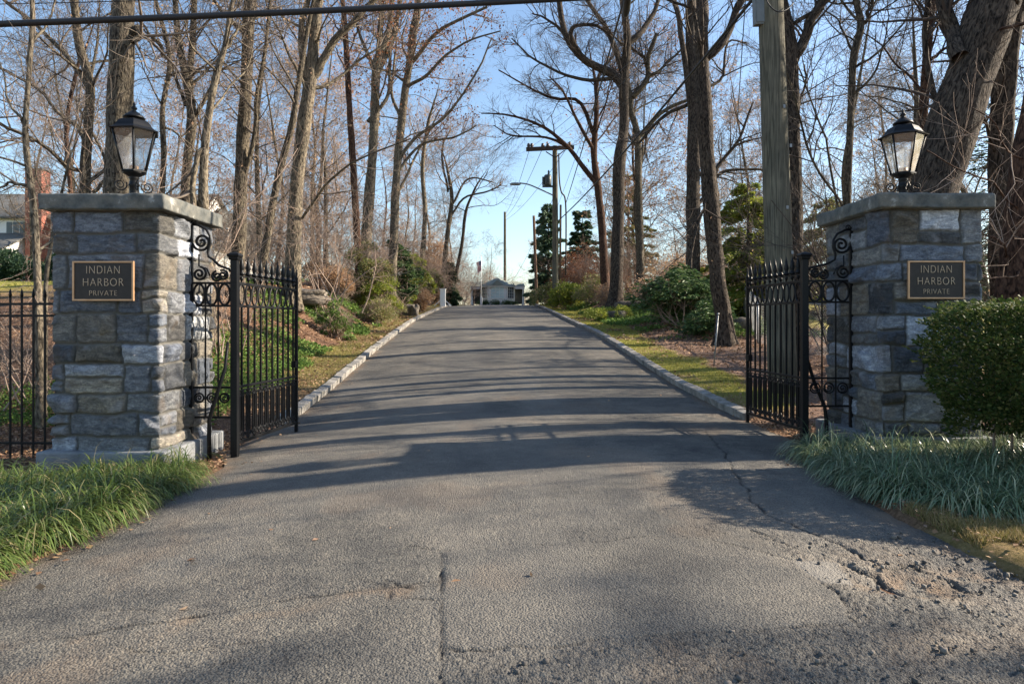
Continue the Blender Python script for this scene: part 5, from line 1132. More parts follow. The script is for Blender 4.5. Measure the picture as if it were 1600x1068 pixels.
# ------------------------------------------------------------------ lily turf beds: nobody could count the blades
def lilyturf(name, label, inside, spots, mat, seed, blades=70, L0=.42):
    keep_ = []
    for q in spots:
        if all((q[0] - k[0]) ** 2 + (q[1] - k[1]) ** 2 > .135 ** 2 for k in keep_): keep_.append(q)
    spots = keep_
    g = np.random.default_rng(seed); B = []
    for (x, y) in spots:
        z = gzf(x, y); k = int(blades * g.uniform(.8, 1.3)); s = g.uniform(.8, 1.2)
        lean = g.normal(0, .3); lx = g.normal(0, .25, 2)
        a = g.uniform(0, 6.28, k); el = np.clip(g.normal(.80, .34, k), .1, 1.25); L_ = L0 * s * g.uniform(.55, 1.35, k)
        p = np.zeros((k, 7, 3)); p[:, 0] = np.stack([x + g.normal(0, .035, k), y + g.normal(0, .035, k), np.full(k, z)], 1)
        d = np.stack([np.cos(a) * np.cos(el), np.sin(a) * np.cos(el), np.sin(el)], 1) + np.array([lx[0], lx[1], 0]) * .6
        if inside: d = d + np.array(inside) * .5
        cv = g.uniform(.75, 1.35, k)
        for j in range(1, 7):
            d = d / np.linalg.norm(d, axis=1, keepdims=True); p[:, j] = p[:, j - 1] + d * (L_ / 6)[:, None]; d[:, 2] -= cv * (.30 + .10 * j); d += g.normal(0, .05, (k, 3))
        p[:, :, 2] = np.maximum(p[:, :, 2], z - .06 * (np.arange(7)[None] > 3) + .008 * np.arange(7)[None])
        B.append(p)
    P_ = np.concatenate(B); n = len(P_); T = P_[:, -1] - P_[:, 0]; S_ = np.cross(T, np.array([0, 0, 1.])) + g.normal(0, .02, (n, 3)); S_ /= np.linalg.norm(S_, axis=1, keepdims=True) + 1e-9
    w = (.0036 * g.uniform(.7, 1.3, n))[:, None] * np.array([.9, 1, 1, .95, .8, .55, .08])[None]
    V = np.stack([P_ - S_[:, None] * w[..., None], P_ + S_[:, None] * w[..., None]], 2).reshape(-1, 3)
    I = (np.arange(n) * 14)[:, None] + (np.arange(6) * 2)[None]; Fq = np.stack([I, I + 1, I + 3, I + 2], -1).reshape(-1, 4)
    o = link(name, np_mesh(name, V, Fq, True), M[mat]); tag(o, label, 'ground cover', None, 'stuff')
g9 = np.random.default_rng(99)
sp = []
for k in range(3000):
    x, y = g9.uniform(-6.4, -2.95), g9.uniform(2.9, 7.35)
    if x > -float(hwl(y)) - .10 - .5 * max(0, y - 6.5): continue
    if y > 6.9 - .0 and x > LX0 - .12 and x < LX1 + .08 and y > 6.93: continue
    if y > 6.95 + .15 * (x > LX1): continue
    if x < -4.15 and y > 6.45: continue
    sp.append((x, y))
lilyturf('lily_turf', 'lush green lily turf with arching blades in front of the pillar by the fence', (.15, -.12, 0), sp, 'leaf_lily', 91, 300, .39)
sp = []
for k in range(2500):
    x, y = g9.uniform(2.85, 7.6), g9.uniform(4.9, 8.1)
    hw = float(hwr(y))
    if x < hw + .12 + .08 * (y < 5.6): continue
    if x > RX0 - .08 and y > 7.5: continue
    if y < 5.05 + .15 * math.sin(x * 3): continue
    if y > 7.75: continue
    sp.append((x, y))
lilyturf('lily_turf', 'bluish green lily turf at the foot of the hedge and pillar', (-.2, -.25, 0), sp, 'leaf_lily_blue', 92, 280, .45)

# ------------------------------------------------------------------ ground cover, lawn blades, fallen leaves (stuff)
def scatter(n, x0, x1, y0, y1, seed, keep):
    g = np.random.default_rng(seed); y = y0 * (y1 / y0) ** g.uniform(0, 1, n); x = g.uniform(x0, x1, n); k = keep(x, y, g); return x[k], y[k], g
def cover(name, label, x, y, g, size, mat, lift=(.02, .14), droop=0, flat=.3, cat='ground cover', aspect=.6):
    z = gz(x, y) + g.uniform(*lift, len(x)); s = size * np.clip(y / 14, .8, 2.4) if size > .03 else size * np.ones(len(x))
    V, Fq = leaves_np(np.stack([x, y, z], 1), s, g, droop, aspect, None, flat); o = link(name, np_mesh(name, V, Fq), M[mat]); tag(o, label, cat, None, 'stuff')
def eL(x, y): return -(x - cx(y)) - hwl(y)
def eR(x, y): return (x - cx(y)) - hwr(y)
x, y, g = scatter(150000, -11, -3.4, 9.5, 30, 701, lambda x, y, g: (eL(x, y) > 1.1 + .3 * noise(x, y, 0, 9)) & (fbm(x * .55, y * .4, 0, 702, 3) + .55 - (eL(x, y) - 1) * .22 > g.uniform(0, .3, len(x))))
cover('pachysandra', 'glossy green ground cover on the lower slope of the left bank', x, y, g, .055, 'leaf_ivy')
x, y, g = scatter(60000, 3.3, 10, 21, 45, 703, lambda x, y, g: (eR(x, y) > 1.25 + .3 * noise(x, y, 0, 8)) & (fbm(x * .6, y * .4, 0, 704, 3) + .5 > g.uniform(0, .4, len(x))))
cover('pachysandra', 'green ground cover between the right grass strip and the rhododendrons', x, y, g, .05, 'leaf_ivy')
def lit(x, y, g):
    e = np.maximum(eL(x, y), eR(x, y)); l, m_ = masks(x, y)
    dn = np.where(x < 0, 1.0, .5) * (1 - .86 * l); return (e > .12) & (g.uniform(0, 1, len(x)) < dn)
x, y, g = scatter(110000, -12, 11, 8.3, 34, 705, lit)
cover('fallen_leaves', 'brown leaf litter covering the banks on both sides of the drive', x, y, g, .055, 'leaf_litter', (.005, .045), 0, .75, 'leaf litter', .7)
x, y, g = scatter(9000, -8.5, -3.0, 7.2, 9.5, 706, lambda x, y, g: (eL(x, y) > .0) & ~((x > LX0 - .1) & (x < LX1 + .1) & (y < LY1 + .1)))
cover('fallen_leaves', 'dead leaves gathered round the foot of the left gate post', x, y, g, .05, 'leaf_litter', (.005, .04), 0, .8, 'leaf litter', .7)
x, y, g = scatter(2600, 3.2, 4.4, 8.9, 10.6, 707, lambda x, y, g: eR(x, y) > -.05)
cover('fallen_leaves', 'dead leaves caught behind the right gate post', x, y, g, .05, 'leaf_litter', (.005, .03), 0, .85, 'leaf litter', .7)
def rl(x, y, g):
    e = np.minimum(-eL(x, y), -eR(x, y)); return (e > .0) & (g.uniform(0, 1, len(x)) < np.exp(-e / .14) * np.clip(.5 + 1.2 * fbm(x * .8, y * .8, 0, 55, 2), 0, 1) + .006)
g = np.random.default_rng(708); n = 9000; y = 3.2 * (40 / 3.2) ** g.uniform(0, 1, n); x = g.uniform(-3.7, 3.7, n); k = rl(x, y, g); x, y = x[k], y[k]
z = roadz(x, y) + .010 + g.uniform(0, .01, len(x)); V, Fq = leaves_np(np.stack([x, y, z], 1), .045, g, 0, .7, None, .9)
o = link('fallen_leaves', np_mesh('fallen_leaves', V, Fq), M['leaf_litter']); tag(o, 'scattered dry leaves lying along the edges of the asphalt', 'leaf litter', None, 'stuff')
def blades(name, label, x, y, g, h, w, mat):
    n = len(x); z = gz(x, y); sc = np.clip(y / 12, 1, 3); a = g.uniform(0, 6.28, n); L_ = h * g.uniform(.5, 1.3, n); s = np.stack([np.cos(a), np.sin(a), np.zeros(n)], 1) * (w * sc)[:, None]
    b = np.stack([x, y, z - .01], 1); t = b + np.stack([g.normal(0, .5, n) * L_, g.normal(0, .5, n) * L_, L_], 1)
    V = np.stack([b - s, b + s, t], 1).reshape(-1, 3); I = np.arange(n)[:, None] * 3; o = link(name, np_mesh(name, V, np.concatenate([I, I + 1, I + 2], 1)), M[mat]); tag(o, label, 'grass', None, 'stuff')
x, y, g = scatter(170000, -5.6, -2.2, 10.4, 55, 710, lambda x, y, g: (eL(x, y) > .16) & (masks(x, y)[0] > g.uniform(.05, .8, len(x))))
blades('grass', 'short grass strip along the left kerb', x, y, g, .055, .004, 'dry_grass')
x, y, g = scatter(170000, 1.2, 6.4, 10.2, 55, 711, lambda x, y, g: (eR(x, y) > .16) & (masks(x, y)[0] > g.uniform(.05, .8, len(x))))
blades('grass', 'bright green grass strip along the right kerb', x, y, g, .055, .004, 'grass')
x, y, g = scatter(75000, 2.85, 5.6, 3.2, 5.4, 712, lambda x, y, g: (eR(x, y) > .08) & (fbm(x * 2, y * 2, 0, 8, 3) > -.15))
blades('grass', 'thin worn grass between the broken asphalt and the lily turf', x, y, g, .065, .0034, 'dry_grass')
x, y, g = scatter(1500, 2.85, 5.6, 3.2, 5.5, 714, lambda x, y, g: (eR(x, y) > -.05))
cover('fallen_leaves', 'dry leaves strewn over the worn grass by the broken asphalt', x, y, g, .045, 'leaf_litter', (.01, .05), 0, .8, 'leaf litter', .7)
x, y, g = scatter(60000, -34, -9, 19, 48, 713, lambda x, y, g: masks(x, y)[0] > .4)
blades('grass', 'lawn of the white house seen past the iron fence', x, y, g, .05, .008, 'grass')

g = np.random.default_rng(730)
for k in range(14):
    left = k % 2 == 0; y_ = 11.5 + k * 1.35; x_ = float(cx(y_)) + (-(float(hwl(y_)) + g.uniform(2.0, 5.0)) if left else float(hwr(y_)) + g.uniform(1.9, 4.2)); a_ = g.uniform(0, 3.14); L_ = g.uniform(.5, 1.3)
    t_ = np.linspace(-.5, .5, 7); px_ = x_ + np.cos(a_) * L_ * t_ + g.normal(0, .02, 7); py_ = y_ + np.sin(a_) * L_ * t_; m = MB()
    m.tube([(px_[i], py_[i], gzf(px_[i], py_[i]) + .035) for i in range(7)], list(np.linspace(.016, .006, 7)), 6); m.tube([(px_[3], py_[3], gzf(px_[3], py_[3]) + .035), (px_[3] + .12, py_[3] + .14, gzf(px_[3], py_[3]) + .10)], [.008, .004], 5)
    o = m.build('fallen_stick', M['twig_grey']); tag(o, 'fallen grey stick lying in the leaf litter of the ' + ('left bank' if left else 'right mulch bed').replace('left bank', 'bank on the house side').replace('right mulch bed', 'mulch bed on the pole side'), 'stick', 'fallen sticks on the ' + ('bank of the house side' if left else 'mulch bed of the pole side'))

# ------------------------------------------------------------------ rocks and the stone ledge
def rock(label, x, y, s, seed, zo=0.0, name='rock'):
    g = np.random.default_rng(seed); nu, nv = 28, 18; u = np.linspace(0, 2 * math.pi, nu, endpoint=False); v = np.linspace(-math.pi / 2, math.pi / 2, nv)
    U, Vv = np.meshgrid(u, v); d = np.stack([np.cos(U) * np.cos(Vv), np.sin(U) * np.cos(Vv), np.sin(Vv)], -1)
    d = np.sign(d) * np.abs(d) ** .7; r = 1 + .28 * fbm(d[..., 0] * 1.4 + seed, d[..., 1] * 1.4, d[..., 2] * 1.4, seed, 4)
    Pn = d * r[..., None] * np.array(s); idx = np.arange(nu * nv).reshape(nv, nu); i2 = np.roll(idx, -1, 1)
    Fq = np.stack([idx[:-1], i2[:-1], i2[1:], idx[1:]], -1).reshape(-1, 4); o = link(name, np_mesh(name, Pn.reshape(-1, 3), Fq), M['rock']); o.location = (x, y, gzf(x, y) + zo); o.rotation_euler = (0, 0, g.uniform(-.4, .4)); tag(o, label, 'rock')
rock('dark jagged rock beside the verge in front of the tan shrub', -5.35, 35.0, (.42, .35, .36), 801, .2)
rock('pale upright rock leaning on the dark jagged rock', -4.95, 34.6, (.22, .3, .40), 802, .2)
rock('long flat stone ledge at the foot of the sunlit forked oak', -7.2, 22.6, (1.2, .5, .28), 804, .12)
rock('grey slab lying in the ground cover left of the burl oak', 4.45, 29.5, (.5, .35, .26), 805, .1)
rock('small tan rock behind the curving rough trunk', 7.4, 22.5, (.5, .35, .3), 807, .1)
rock('flat rock at the foot of the burl oak', 5.6, 33.0, (.6, .4, .22), 808, .1)

# ------------------------------------------------------------------ utility poles
def pole(name, label, px0, py0, px1, py1, d, w0, w1, mat, topz=None):
    a = P(px0, py0, d); b = P(px1, py1, d); g0 = gzf(a[0], a[1]); dz = (b - a) / (b[2] - a[2]); a = a + dz * (g0 - .2 - a[2])
    if topz: b = b + dz * (topz - b[2])
    root = thing(name, label, 'utility pole', (a[0], a[1], g0)); m = MB(); L_ = b - a; pts = [a + L_ * t - np.array(root.location) for t in np.linspace(0, 1, 12)]
    m.tube(pts, list(np.linspace(w0 / F * d / 2, w1 / F * d / 2 * .95, 12)), 24); m.build('shaft', M[mat], root); return root, a, b
npole, na, nb_ = pole('utility_pole', 'thick weathered wooden pole with grey box behind the open gate leaf', 1223, 600, 1205, 30, 12.4, 44, 36, 'pole_wood', 10.5)
lo_ = npole.location
bx = MB(); c0 = P(1186, 10, 12.4) - np.array(lo_); bx.box(tuple(c0 + np.array([0, -.05, .25])), (.125, .07, .62), Matrix.Rotation(R(-1.5), 3, 'Y')); bx.box(tuple(c0 + np.array([.003, -.127, .24])), (.105, .008, .58), Matrix.Rotation(R(-1.5), 3, 'Y')); bx.build('equipment_box', M['box_grey'], npole, .01)
for zz_, an_ in ((2.1, -1.9), (2.5, -1.2), (3.3, -1.6), (4.4, -1.3), (5.1, -1.8)):
    m = MB(); m.box((.235 * math.cos(an_) - .035 * (zz_ - .5) * .13, .235 * math.sin(an_), zz_), (.02, .006, .03)); m.build('pole_tag', M['galv'], npole)
cl = MB(); pp = [P(a, b, 12.4 + o_) - np.array(lo_) for a, b, o_ in ((1192, -20, -.28), (1200, 5, -.32), (1214, 18, -.34), (1228, 16, -.28), (1240, 5, -.1))]; cl.tube([tuple(q) for q in spline(pp, 18)], .012, 6); cl.build('drop_wire', M['cable'], npole)
fpole, fa, fb = pole('utility_pole', 'far wooden pole carrying a crossarm, transformer and street light', 868, 440, 867, 228, 44, 11, 8, 'pole_wood')
fo = np.array(fpole.location)
m = MB(); ca, cb = P(822, 233.5, 43.8) - fo, P(897, 230, 43.8) - fo; m.box(tuple((ca + cb) / 2), ((cb[0] - ca[0]) / 2, .09, .12), Matrix.Rotation(R(-2.6), 3, 'Y')); m.build('crossarm', M['twig_dark'], fpole)
m = MB(); m.tube([tuple(P(853, 237, 43.8) - fo), tuple(P(867, 246, 43.8) - fo)], .04, 4); m.tube([tuple(P(882, 235, 43.8) - fo), tuple(P(868, 246, 43.8) - fo)], .04, 4); m.build('brace', M['twig_dark'], fpole)
for a_ in (826, 831, 848, 856, 890):
    m = MB(); m.lathe([(.05, 0), (.12, .05), (.08, .1), (.14, .15), (.08, .2), (.12, .25), (.04, .32)], tuple(P(a_, 231.5 if a_ < 870 else 229, 43.8) - fo), 8); m.build('insulator', M['ceramic'], fpole)
c0 = P(856, 290, 43.7) - fo
m = MB(); m.lathe([(.22, 0), (.24, .05), (.24, .62), (.2, .68), (.03, .70)], tuple(c0), 12); m.lathe([(.04, .68), (.08, .75), (.05, .82), (.07, .9), (.02, 1.0)], tuple(c0 + np.array([.05, 0, 0])), 8); m.box(tuple(c0 + np.array([.0, 0, -.05])), (.35, .1, .05)); m.box(tuple(c0 + np.array([-.3, 0, .3])), (.06, .12, .25)); m.build('transformer', M['trafo'], fpole)
m = MB(); m.tube([tuple(q) for q in spline([P(864, 305, 43.7) - fo, P(840, 294, 43.7) - fo, P(825, 288, 43.7) - fo, P(812, 286, 43.7) - fo], 12)], .045, 6); m.build('lamp_arm', M['galv'], fpole)
m = MB(); m.lathe([(.04, -.09), (.13, -.07), (.16, 0), (.11, .08), (.02, .1)], (0, 0, 0), 10); o = m.build('lamp_head', M['galv'], fpole); o.location = P(805, 287.5, 43.7) - fo; o.scale = (2.4, 1, 1)
m = MB(); m.tube([tuple(q) for q in spline([P(873, 240, 43.8) - fo, P(874, 280, 43.8) - fo, P(877, 300, 43.8) - fo, P(884, 320, 44) - fo, P(884, 430, 44) - fo], 20)], .05, 6); m.build('riser_pipe', M['twig_dark'], fpole)
m = MB(); m.tube([tuple(P(876, 320, 44) - fo), tuple(P(875, 450, 44) - fo)], .07, 8); m.build('stub_post', M['pole_brown'], fpole)
pole('utility_pole', 'dark slim pole behind the gatehouse roof', 789, 440, 789, 331, 92, 5, 4, 'pole_wood')
pole('utility_pole', 'slim brown pole in front of the blue green pine', 838, 450, 834, 337, 60, 5, 4.2, 'pole_brown')

# ------------------------------------------------------------------ cables
def cable(label, a, b, r, sag, r2=None, name='overhead_cable', cat='cable'):
    a, b = np.array(a, float), np.array(b, float); t = np.linspace(0, 1, 40)[:, None]; p = a * (1 - t) + b * t; p[:, 2] -= 4 * sag * (t * (1 - t))[:, 0]
    m = MB(); m.tube([tuple(q) for q in p], list(np.linspace(r, r2 or r, 40)), 8); o = m.build(name, M['cable']); tag(o, label, cat)
cable('thick twisted black cable crossing the sky above the left pillar', P(-700, 60, 7.6), P(1150, -17, 9.5), .038, .06)
cable('thin wire running just above the thick black cable', P(-400, 12, 12), P(600, -12, 12), .008, .05)
cable('heavy black cable slanting from the near pole down to the far pole', P(1200, -30, 12.6), P(872, 345, 43), .034, .25, .03)
cable('black cable passing left of the burl oak towards the far pole', P(983, -30, 14), P(884, 318, 43), .022, .15, .02)
cable('second black cable close beside the one left of the burl oak', P(976, 25, 15.5), P(868, 330, 43.5), .008, .12)
m = MB(); q0, q1 = P(981, -4, 14.2), P(977, 26, 15.2); m.tube([tuple(q) for q in spline([q0, q0 * .8 + q1 * .2, (q0 + q1) / 2, q0 * .2 + q1 * .8, q1], 9)], [.03, .07, .085, .085, .085, .085, .08, .06, .03], 10); o = m.build('splice_case', M['cable']); tag(o, 'dark cable splice case hanging among the limbs of the burl oak', 'cable splice')
for k, (a_, b_) in enumerate([(828, 789), (848, 790), (886, 791)]):
    cable(['thin wire from the outer end of the crossarm to the dark slim pole', 'thin wire from the middle of the crossarm to the dark slim pole', 'thin wire from the inner end of the crossarm to the dark slim pole'][k], P(a_, 231, 43.8), P(b_, 335 + 4 * k, 92), .016, .6)
for k, (a_, top) in enumerate([(830, -60), (850, -90), (890, -120)]):
    cable(['thin wire coming over the trees to the outer insulator', 'thin wire coming over the trees to the middle insulator', 'thin wire coming over the trees to the inner insulator'][k], P(a_, 229, 43.8), P(1140 + 60 * k, top, 12.6), .009, .3)
cable('thin cable hanging down in front of the mulch bed trees', P(1166, -20, 12.6), P(1142, 330, 26), .010, .1)
cable('thin service wire from the far pole towards the wood', P(864, 310, 43.7), P(800, 440, 80), .012, .4)

# ------------------------------------------------------------------ gatehouse
def gatehouse():
    D = 75.0; gx = (777.5 - CX) / F * D; gy = D; g0 = 3.48
    t = thing('gatehouse', 'small white gatehouse with columned porches at the top of the drive', 'building', (gx, gy, g0))
    s = D / F
    top = 1.45 + (505 - 449) * s - g0      # eaves height
    m = MB(); bay = [(-1.9, 1.2), (-1.9, -.2), (-.95, -1.1), (.95, -1.1), (1.9, -.2), (1.9, 1.2)]
    v = [(x, y, z) for z in (0, top) for x, y in bay]; n = 6; m.add(v, [tuple(range(n)), tuple(range(n, 2 * n))] + [(i, (i + 1) % n, (i + 1) % n + n, i + n) for i in range(n)]); m.build('wall', M['white'], t)
    m = MB(); ov = .22; b2 = [(x * 1.1, y * 1.15 - .05) for x, y in bay]; v = [(x, y, top) for x, y in b2] + [(x, y, top + .12) for x, y in b2]; m.add(v, [tuple(range(n)), tuple(range(n, 2 * n))] + [(i, (i + 1) % n, (i + 1) % n + n, i + n) for i in range(n)]); m.build('fascia', M['white'], t)
    m = MB(); apex = [(-.0, -.1, top + 1.12), (.0, .5, top + 1.12)]; v = [(x * 1.04, y * 1.04, top + .12) for x, y in b2] + apex; m.add(v, [(0, 1, 7), (1, 2, 6, 7), (2, 3, 6), (3, 4, 7, 6), (4, 5, 7), (5, 0, 7)]); m.build('roof', M['roof_green'], t)
    m = MB(); m.add([(-.75, -1.32, top + .14), (.75, -1.32, top + .14), (0, -1.32, top + .78), (-.75, 0, top + .14), (.75, 0, top + .14), (0, 0, top + .78)], [(0, 1, 2), (0, 2, 5, 3), (1, 4, 5, 2)]); m.build('dormer', M['roof_green'], t)
    for sx in (-1, 1):
        m = MB(); m.add([(sx * 1.9, -.75, top + .1), (sx * 3.0, -.75, top + .1), (sx * 3.0, 1.3, top + .1), (sx * 1.9, 1.3, top + .1), (sx * 1.5, .2, top + .75), (sx * 2.85, .2, top + .52)], [(0, 1, 5, 4), (1, 2, 5), (2, 3, 4, 5), (0, 3, 2, 1)]); m.build('porch_roof', M['roof_green'], t)
        m = MB(); m.box((sx * 2.42, -.62, top - .05), (.53, .07, .15)); m.box((sx * 2.87, .3, top - .05), (.07, .85, .149)); m.build('beam', M['white'], t)
        m = MB(); m.box((sx * 2.35, 1.05, top / 2), (.45, .05, top / 2 - .1)); m.build('doorway', M['door_shade'], t)
        for yy_ in (-.6, 1.1):
            m = MB(); m.lathe([(.15, 0), (.15, .1), (.11, .14), (.095, top - .25), (.13, top - .2), (.13, top - .18)], (sx * 2.8, yy_, 0), 12); m.build('column', M['white'], t)
    def window(c, ang, w, h, mat):
        f = MB(); rot = Matrix.Rotation(ang, 3, 'Z')
        for sx in (-1, 1): f.box(Vector(c) + rot @ Vector((sx * w / 2, -.02, 0)), (.04, .035, h / 2 + .05), rot)
        for z in (-h / 2, h / 2): f.box(Vector(c) + rot @ Vector((0, -.02, z)), (w / 2 - .04, .034, .045), rot)
        for k in (1, 2): f.box(Vector(c) + rot @ Vector((-w / 2 + w * k / 3, -.02, 0)), (.014, .025, h / 2 - .04), rot)
        for k in (1, 2, 3): f.box(Vector(c) + rot @ Vector((0, -.019, -h / 2 + h * k / 4)), (w / 2 - .04, .022, .014), rot)
        fo_ = f.build('window', M['white'], t); p_ = MB(); p_.box(Vector(c) + rot @ Vector((0, -.006, 0)), (w / 2, .01, h / 2), rot); p_.build('pane', mat, fo_)
    window((0, -1.10, 1.32), 0, 1.45, 1.3, M['pane_sky_tint'])
    an = math.atan2(.9, .95); window((1.43, -.66, 1.32), an, .95, 1.3, M['pane']); window((-1.43, -.66, 1.32), -an, .95, 1.3, M['pane'])
    return t
gatehouse()
for k, (dx, r) in enumerate([(-1.7, .40), (-1.1, .42), (.1, .5), (1.1, .42), (1.8, .35)]):
    shrub('boxwood', ['clipped bush at the foot of the left gatehouse porch', 'clipped bush under the left gatehouse window', 'clipped bush under the middle gatehouse window', 'clipped bush under the right gatehouse window', 'clipped bush at the foot of the right gatehouse porch'][k], -1.6 + dx, 73.2, (r + .15, .35, .62), 900, .10, 'leaf_rhodo', 820 + k, 8, stems=0)

# flagpole with a drooping flag
t = thing('flagpole', 'white flagpole with a hanging striped flag beside the gatehouse', 'flagpole', (*P(752, 480, 70)[:2], gzf(P(752, 480, 70)[0], 70)))
fo = np.array(t.location); zt = 1.45 + 105 / F * 70 - fo[2]
m = MB(); m.tube([(0, 0, 0), (0, 0, zt)], [.055, .035], 10); m.lathe([(.01, 0), (.06, .04), (.06, .08), (.01, .12)], (0, 0, zt), 8); m.build('shaft', M['white'], t)
m = MB(); m.box((0, 0, .45), (.11, .11, .45)); m.build('base', M['white'], t, .01)
zf0 = 1.45 + 98 / F * 70 - fo[2]
nx_, nz_ = 10, 13
for st in range(nx_):     # hanging folds: stripes run down the cloth
    for part, (za, zb_) in (('upper', (0, .45)), ('lower', (.45, 1))):
        matn = ('flag_blue' if part == 'upper' and st < 4 else ('flag_red' if st % 2 else 'flagcloth'))
        zz0, zz1 = zf0 - za * 1.05 - .02 * st, zf0 - zb_ * 1.05 + (-.02 * st) - .02 * (part == 'lower') * st
        m = MB(); x0_, x1_ = -.04 - .05 * st, -.04 - .05 * (st + 1); fy = lambda s: .05 * math.sin(s * 1.9)
        m.add([(x0_ * (1 if part == 'upper' else .75), fy(st), zz0), (x1_ * (1 if part == 'upper' else .75), fy(st + 1), zz0 - .01), (x1_ * .75, fy(st + 1), zz1), (x0_ * .75, fy(st), zz1)], [(0, 1, 2, 3)]); m.build('flag_strip', M[matn], t)

# white post with braces at the crest
t = thing('white_post', 'white post with two slanting braces at the left kerb near the crest', 'post', (*P(692, 478, 50)[:2], gzf(P(691, 478, 50)[0], 50)))
m = MB(); m.box((0, 0, .6), (.19, .19, .62)); m.box((0, 0, 1.25), (.23, .23, .03)); m.build('shaft', M['white'], t, .01)
for s_ in (-1, 1): m = MB(); m.tube([(s_ * .18, -.1, .42), (s_ * .62, -.1, .02)], .045, 4); m.build('brace', M['white'], t)

# metal stake in the mulch bed, chain link fence
a, b = P(1115, 584, 15.5), P(1122, 492, 15.5); m = MB(); gz0 = gzf(a[0], a[1]); m.tube([(a[0], a[1], gz0 - .1), tuple(b)], .016, 8); m.lathe([(.02, 0), (.03, .02), (.02, .05)], tuple(b), 8)
for k in range(5):
    zk = gz0 + .3 + .2 * k; xk = a[0] + (b[0] - a[0]) * (zk - gz0) / (b[2] - gz0); m.box((xk - .014, a[1], zk), (.012, .004, .03))
o = m.build('metal_stake', M['galv']); tag(o, 'thin studded metal stake standing in the mulch bed', 'stake')
def chainlink(pts, h, label):
    t = thing('chain_link_fence', label, 'fence', (pts[0][0], pts[0][1], gzf(*pts[0]))); o_ = np.array(t.location)
    for (xa, ya), (xb, yb) in zip(pts[:-1], pts[1:]):
        L_ = math.hypot(xb - xa, yb - ya); za, zb_ = gzf(xa, ya), gzf(xb, yb); c = .075; n = int(L_ / c); W = []
        for k in range(-int(h / c), n + 1):
            for sg in (1, -1):
                s0 = k * c if sg == 1 else k * c + h; s1 = s0 + sg * h; z0, z1 = 0, h
                if s0 < 0: z0 = -s0 if sg == 1 else z0; s0 = 0
                if s0 > L_: z0 = (s0 - L_); s0 = L_
                if s1 > L_: z1 = h - (s1 - L_); s1 = L_
                if s1 < 0: z1 = h + s1; s1 = 0
                if z1 <= z0: continue
                f = lambda s, z: (xa + (xb - xa) * s / L_, ya + (yb - ya) * s / L_, za + (zb_ - za) * s / L_ + z + .03)
                W.append([f(s0, z0), f(s1, z1)])
        W = np.array(W); V, Fq = tubes_np(W, np.full(W.shape[:2], .0028), 3); link('wire_mesh', np_mesh('wire_mesh', V - o_, Fq), M['wire'], t)
        m = MB(); m.tube([(xa - o_[0], ya - o_[1], za + h + .04 - o_[2]), (xb - o_[0], yb - o_[1], zb_ + h + .04 - o_[2])], .02, 6); m.build('top_rail', M['galv'], t)
    for xa, ya in pts: z = gzf(xa, ya); m = MB(); m.tube([(xa - o_[0], ya - o_[1], z - .1 - o_[2]), (xa - o_[0], ya - o_[1], z + h + .1 - o_[2])], .03, 8); m.build('post', M['galv'], t)
chainlink([(9.0, 26.5), (7.2, 20.0), (7.6, 16.2), (8.0, 12.6)], 1.25, 'grey chain link fence behind the curving rough trunk and the right gate')

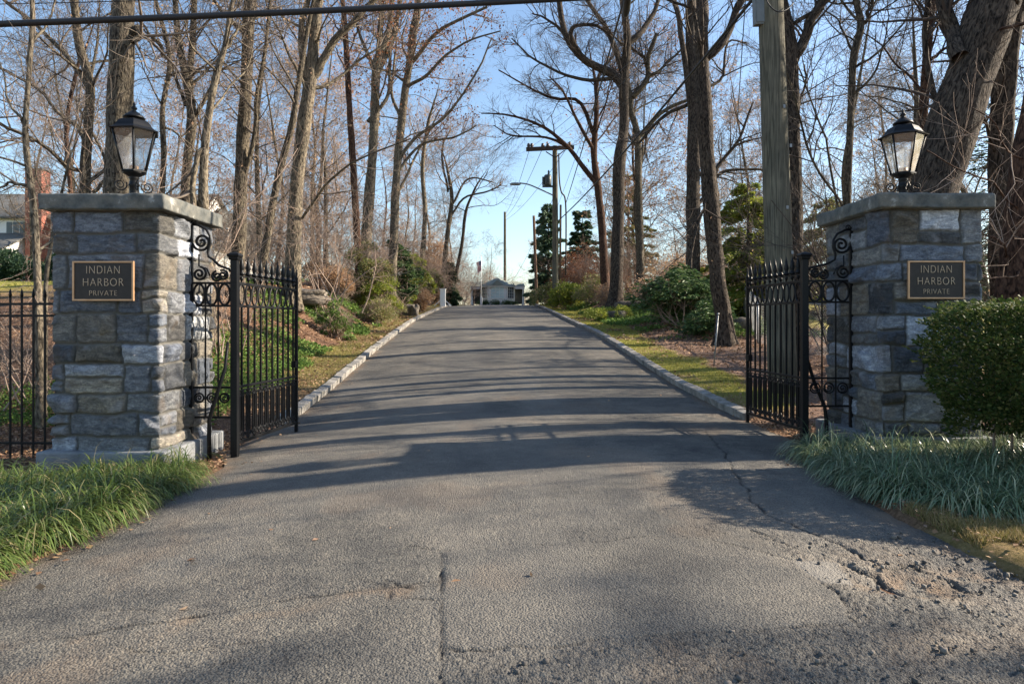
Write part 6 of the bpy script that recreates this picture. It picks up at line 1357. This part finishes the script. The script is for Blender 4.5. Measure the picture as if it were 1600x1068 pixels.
# ------------------------------------------------------------------ white house on the left
def house():
    D = 52.0; x1 = -(800 - 362) / F * D; x0 = -48.0; g0 = gzf(-30, D)
    t = thing('white_house', 'white clapboard house with grey roof and brick chimney beyond the lawn', 'building', (-30, D, g0)); o_ = np.array(t.location)
    def Z(py, d=D): return 1.45 + (505 - py) / F * d - o_[2]
    ez, rz_ = Z(338), Z(303, D + 4)
    xa, xb = x0 - o_[0], -(800 - 300) / F * D - o_[0]
    m = MB(); m.box(((xa + xb) / 2, 4, ez / 2), ((xb - xa) / 2, 4, ez / 2)); m.add([(xb, 0, ez), (xb, 8, ez), (xb, 4, rz_ - .1)], [(0, 1, 2)]); m.build('wall', M['white'], t)
    m = MB(); m.add([(xa, -.5, ez - .1), (xb + .3, -.5, ez - .1), (xb + .3, 4, rz_), (xa, 4, rz_), (xa, 8.5, ez - .1), (xb + .3, 8.5, ez - .1)], [(0, 1, 2, 3), (3, 2, 5, 4)]); rf = m.build('roof', M['roof'], t)
    md = rf.modifiers.new('thick', 'SOLIDIFY'); md.thickness = .15
    # lower lean-to roof in front
    m = MB(); lx0, lx1 = xa, -(800 - 50) / F * D - o_[0]
    m.box(((lx0 + lx1) / 2, -1.5, Z(396) / 2), ((lx1 - lx0) / 2, 1.5, Z(396) / 2)); m.add([(lx1, -3, Z(396)), (lx1, 0, Z(396)), (lx1, 0, Z(368))], [(0, 1, 2)]); m.build('porch_wall', M['white'], t)
    m = MB(); m.add([(lx0, -3.3, Z(397)), (lx1 + .2, -3.3, Z(397)), (lx1 + .2, 0, Z(366)), (lx0, 0, Z(366))], [(0, 1, 2, 3)]); pr = m.build('porch_roof', M['roof'], t); md = pr.modifiers.new('thick', 'SOLIDIFY'); md.thickness = .12
    # chimney
    cxp = -(800 - 67) / F * D - o_[0]
    m = MB(); m.box((cxp, -.55, Z(270) / 2), (.62, .5, Z(270) / 2)); m.build('chimney', M['brick'], t)
    m = MB(); m.box((cxp, -.55, Z(270) + .06), (.68, .56, .06)); m.build('chimney_cap', M['roof'], t)
    def win(x, y, z, w, h, rot=0):
        f = MB(); f.box((x, y - .03, z), (w / 2 + .06, .04, h / 2 + .06)); fo_ = f.build('window', M['white'], t)
        for a_ in (-1, 0, 1):
            p_ = MB(); p_.box((x + a_ * w / 3, y - .075, z), (w / 6 - .03, .01, h / 2 - .03)); p_.build('pane', M['pane'], fo_)
    win(-(800 - 26) / F * D - o_[0], 0, Z(356), 1.5, .95); win(-(800 - 140) / F * D - o_[0], 0, Z(370), 1.2, 1.1); win(-(800 - 240) / F * D - o_[0], 0, Z(370), 1.2, 1.1)
    # front gable wing that shows above the gate
    ga, gb_ = -(800 - 300) / F * (D - 3) - o_[0], x1 - o_[0]; gm = (ga + gb_) / 2 - .1; zb_ = Z(408) ; zt_ = Z(346)
    m = MB(); m.box(((ga + gb_) / 2, 1.0, Z(392) / 2), ((gb_ - ga) / 2, 4, Z(392) / 2)); yk = -3.0
    ap = -(800 - 343) / F * (D - 3) - o_[0]
    m.add([(ga, yk, Z(392)), (gb_, yk, Z(392)), (ap, yk, Z(338)), (ga, 5, Z(392)), (gb_, 5, Z(392)), (ap, 5, Z(338))], [(0, 1, 2), (3, 5, 4)]); m.build('gable_wall', M['white'], t)
    m = MB(); m.add([(ga - .3, yk - .3, Z(393)), (ap, yk - .3, Z(336)), (ap, 5, Z(336)), (ga - .3, 5, Z(393)), (gb_ + .25, yk - .3, Z(396)), (gb_ + .25, 5, Z(396))], [(0, 1, 2, 3), (1, 4, 5, 2)]); gr_ = m.build('gable_roof', M['roof'], t); md = gr_.modifiers.new('thick', 'SOLIDIFY'); md.thickness = .12
    win(-(800 - 347) / F * 49 - o_[0], yk, Z(375), .8, .9)
house()
shrub('evergreen_hedge', 'dark evergreen hedge in front of the white house', -31.5, 43, (6.5, 1.2, 2.6), 20000, .16, 'leaf_dark', 840, 40, lrad=.22, stems=0)
shrub('evergreen_hedge', 'dark evergreen hedge at the near corner of the white house lawn', -24.0, 41, (3.0, 1.2, 2.2), 8000, .16, 'leaf_dark', 841, 20, lrad=.35, stems=0)
for k in range(16):
    rock('grey field stone in the low dry stone row before the dark hedge', -33 + k * .75, 38 + .2 * math.sin(k * 2.1), (.42, .3, .28), 860 + k, .08, 'field_stone')
for o in bpy.data.objects:
    if o.name.startswith('field_stone'): o['group'] = 'stones of the low row in front of the dark hedge'
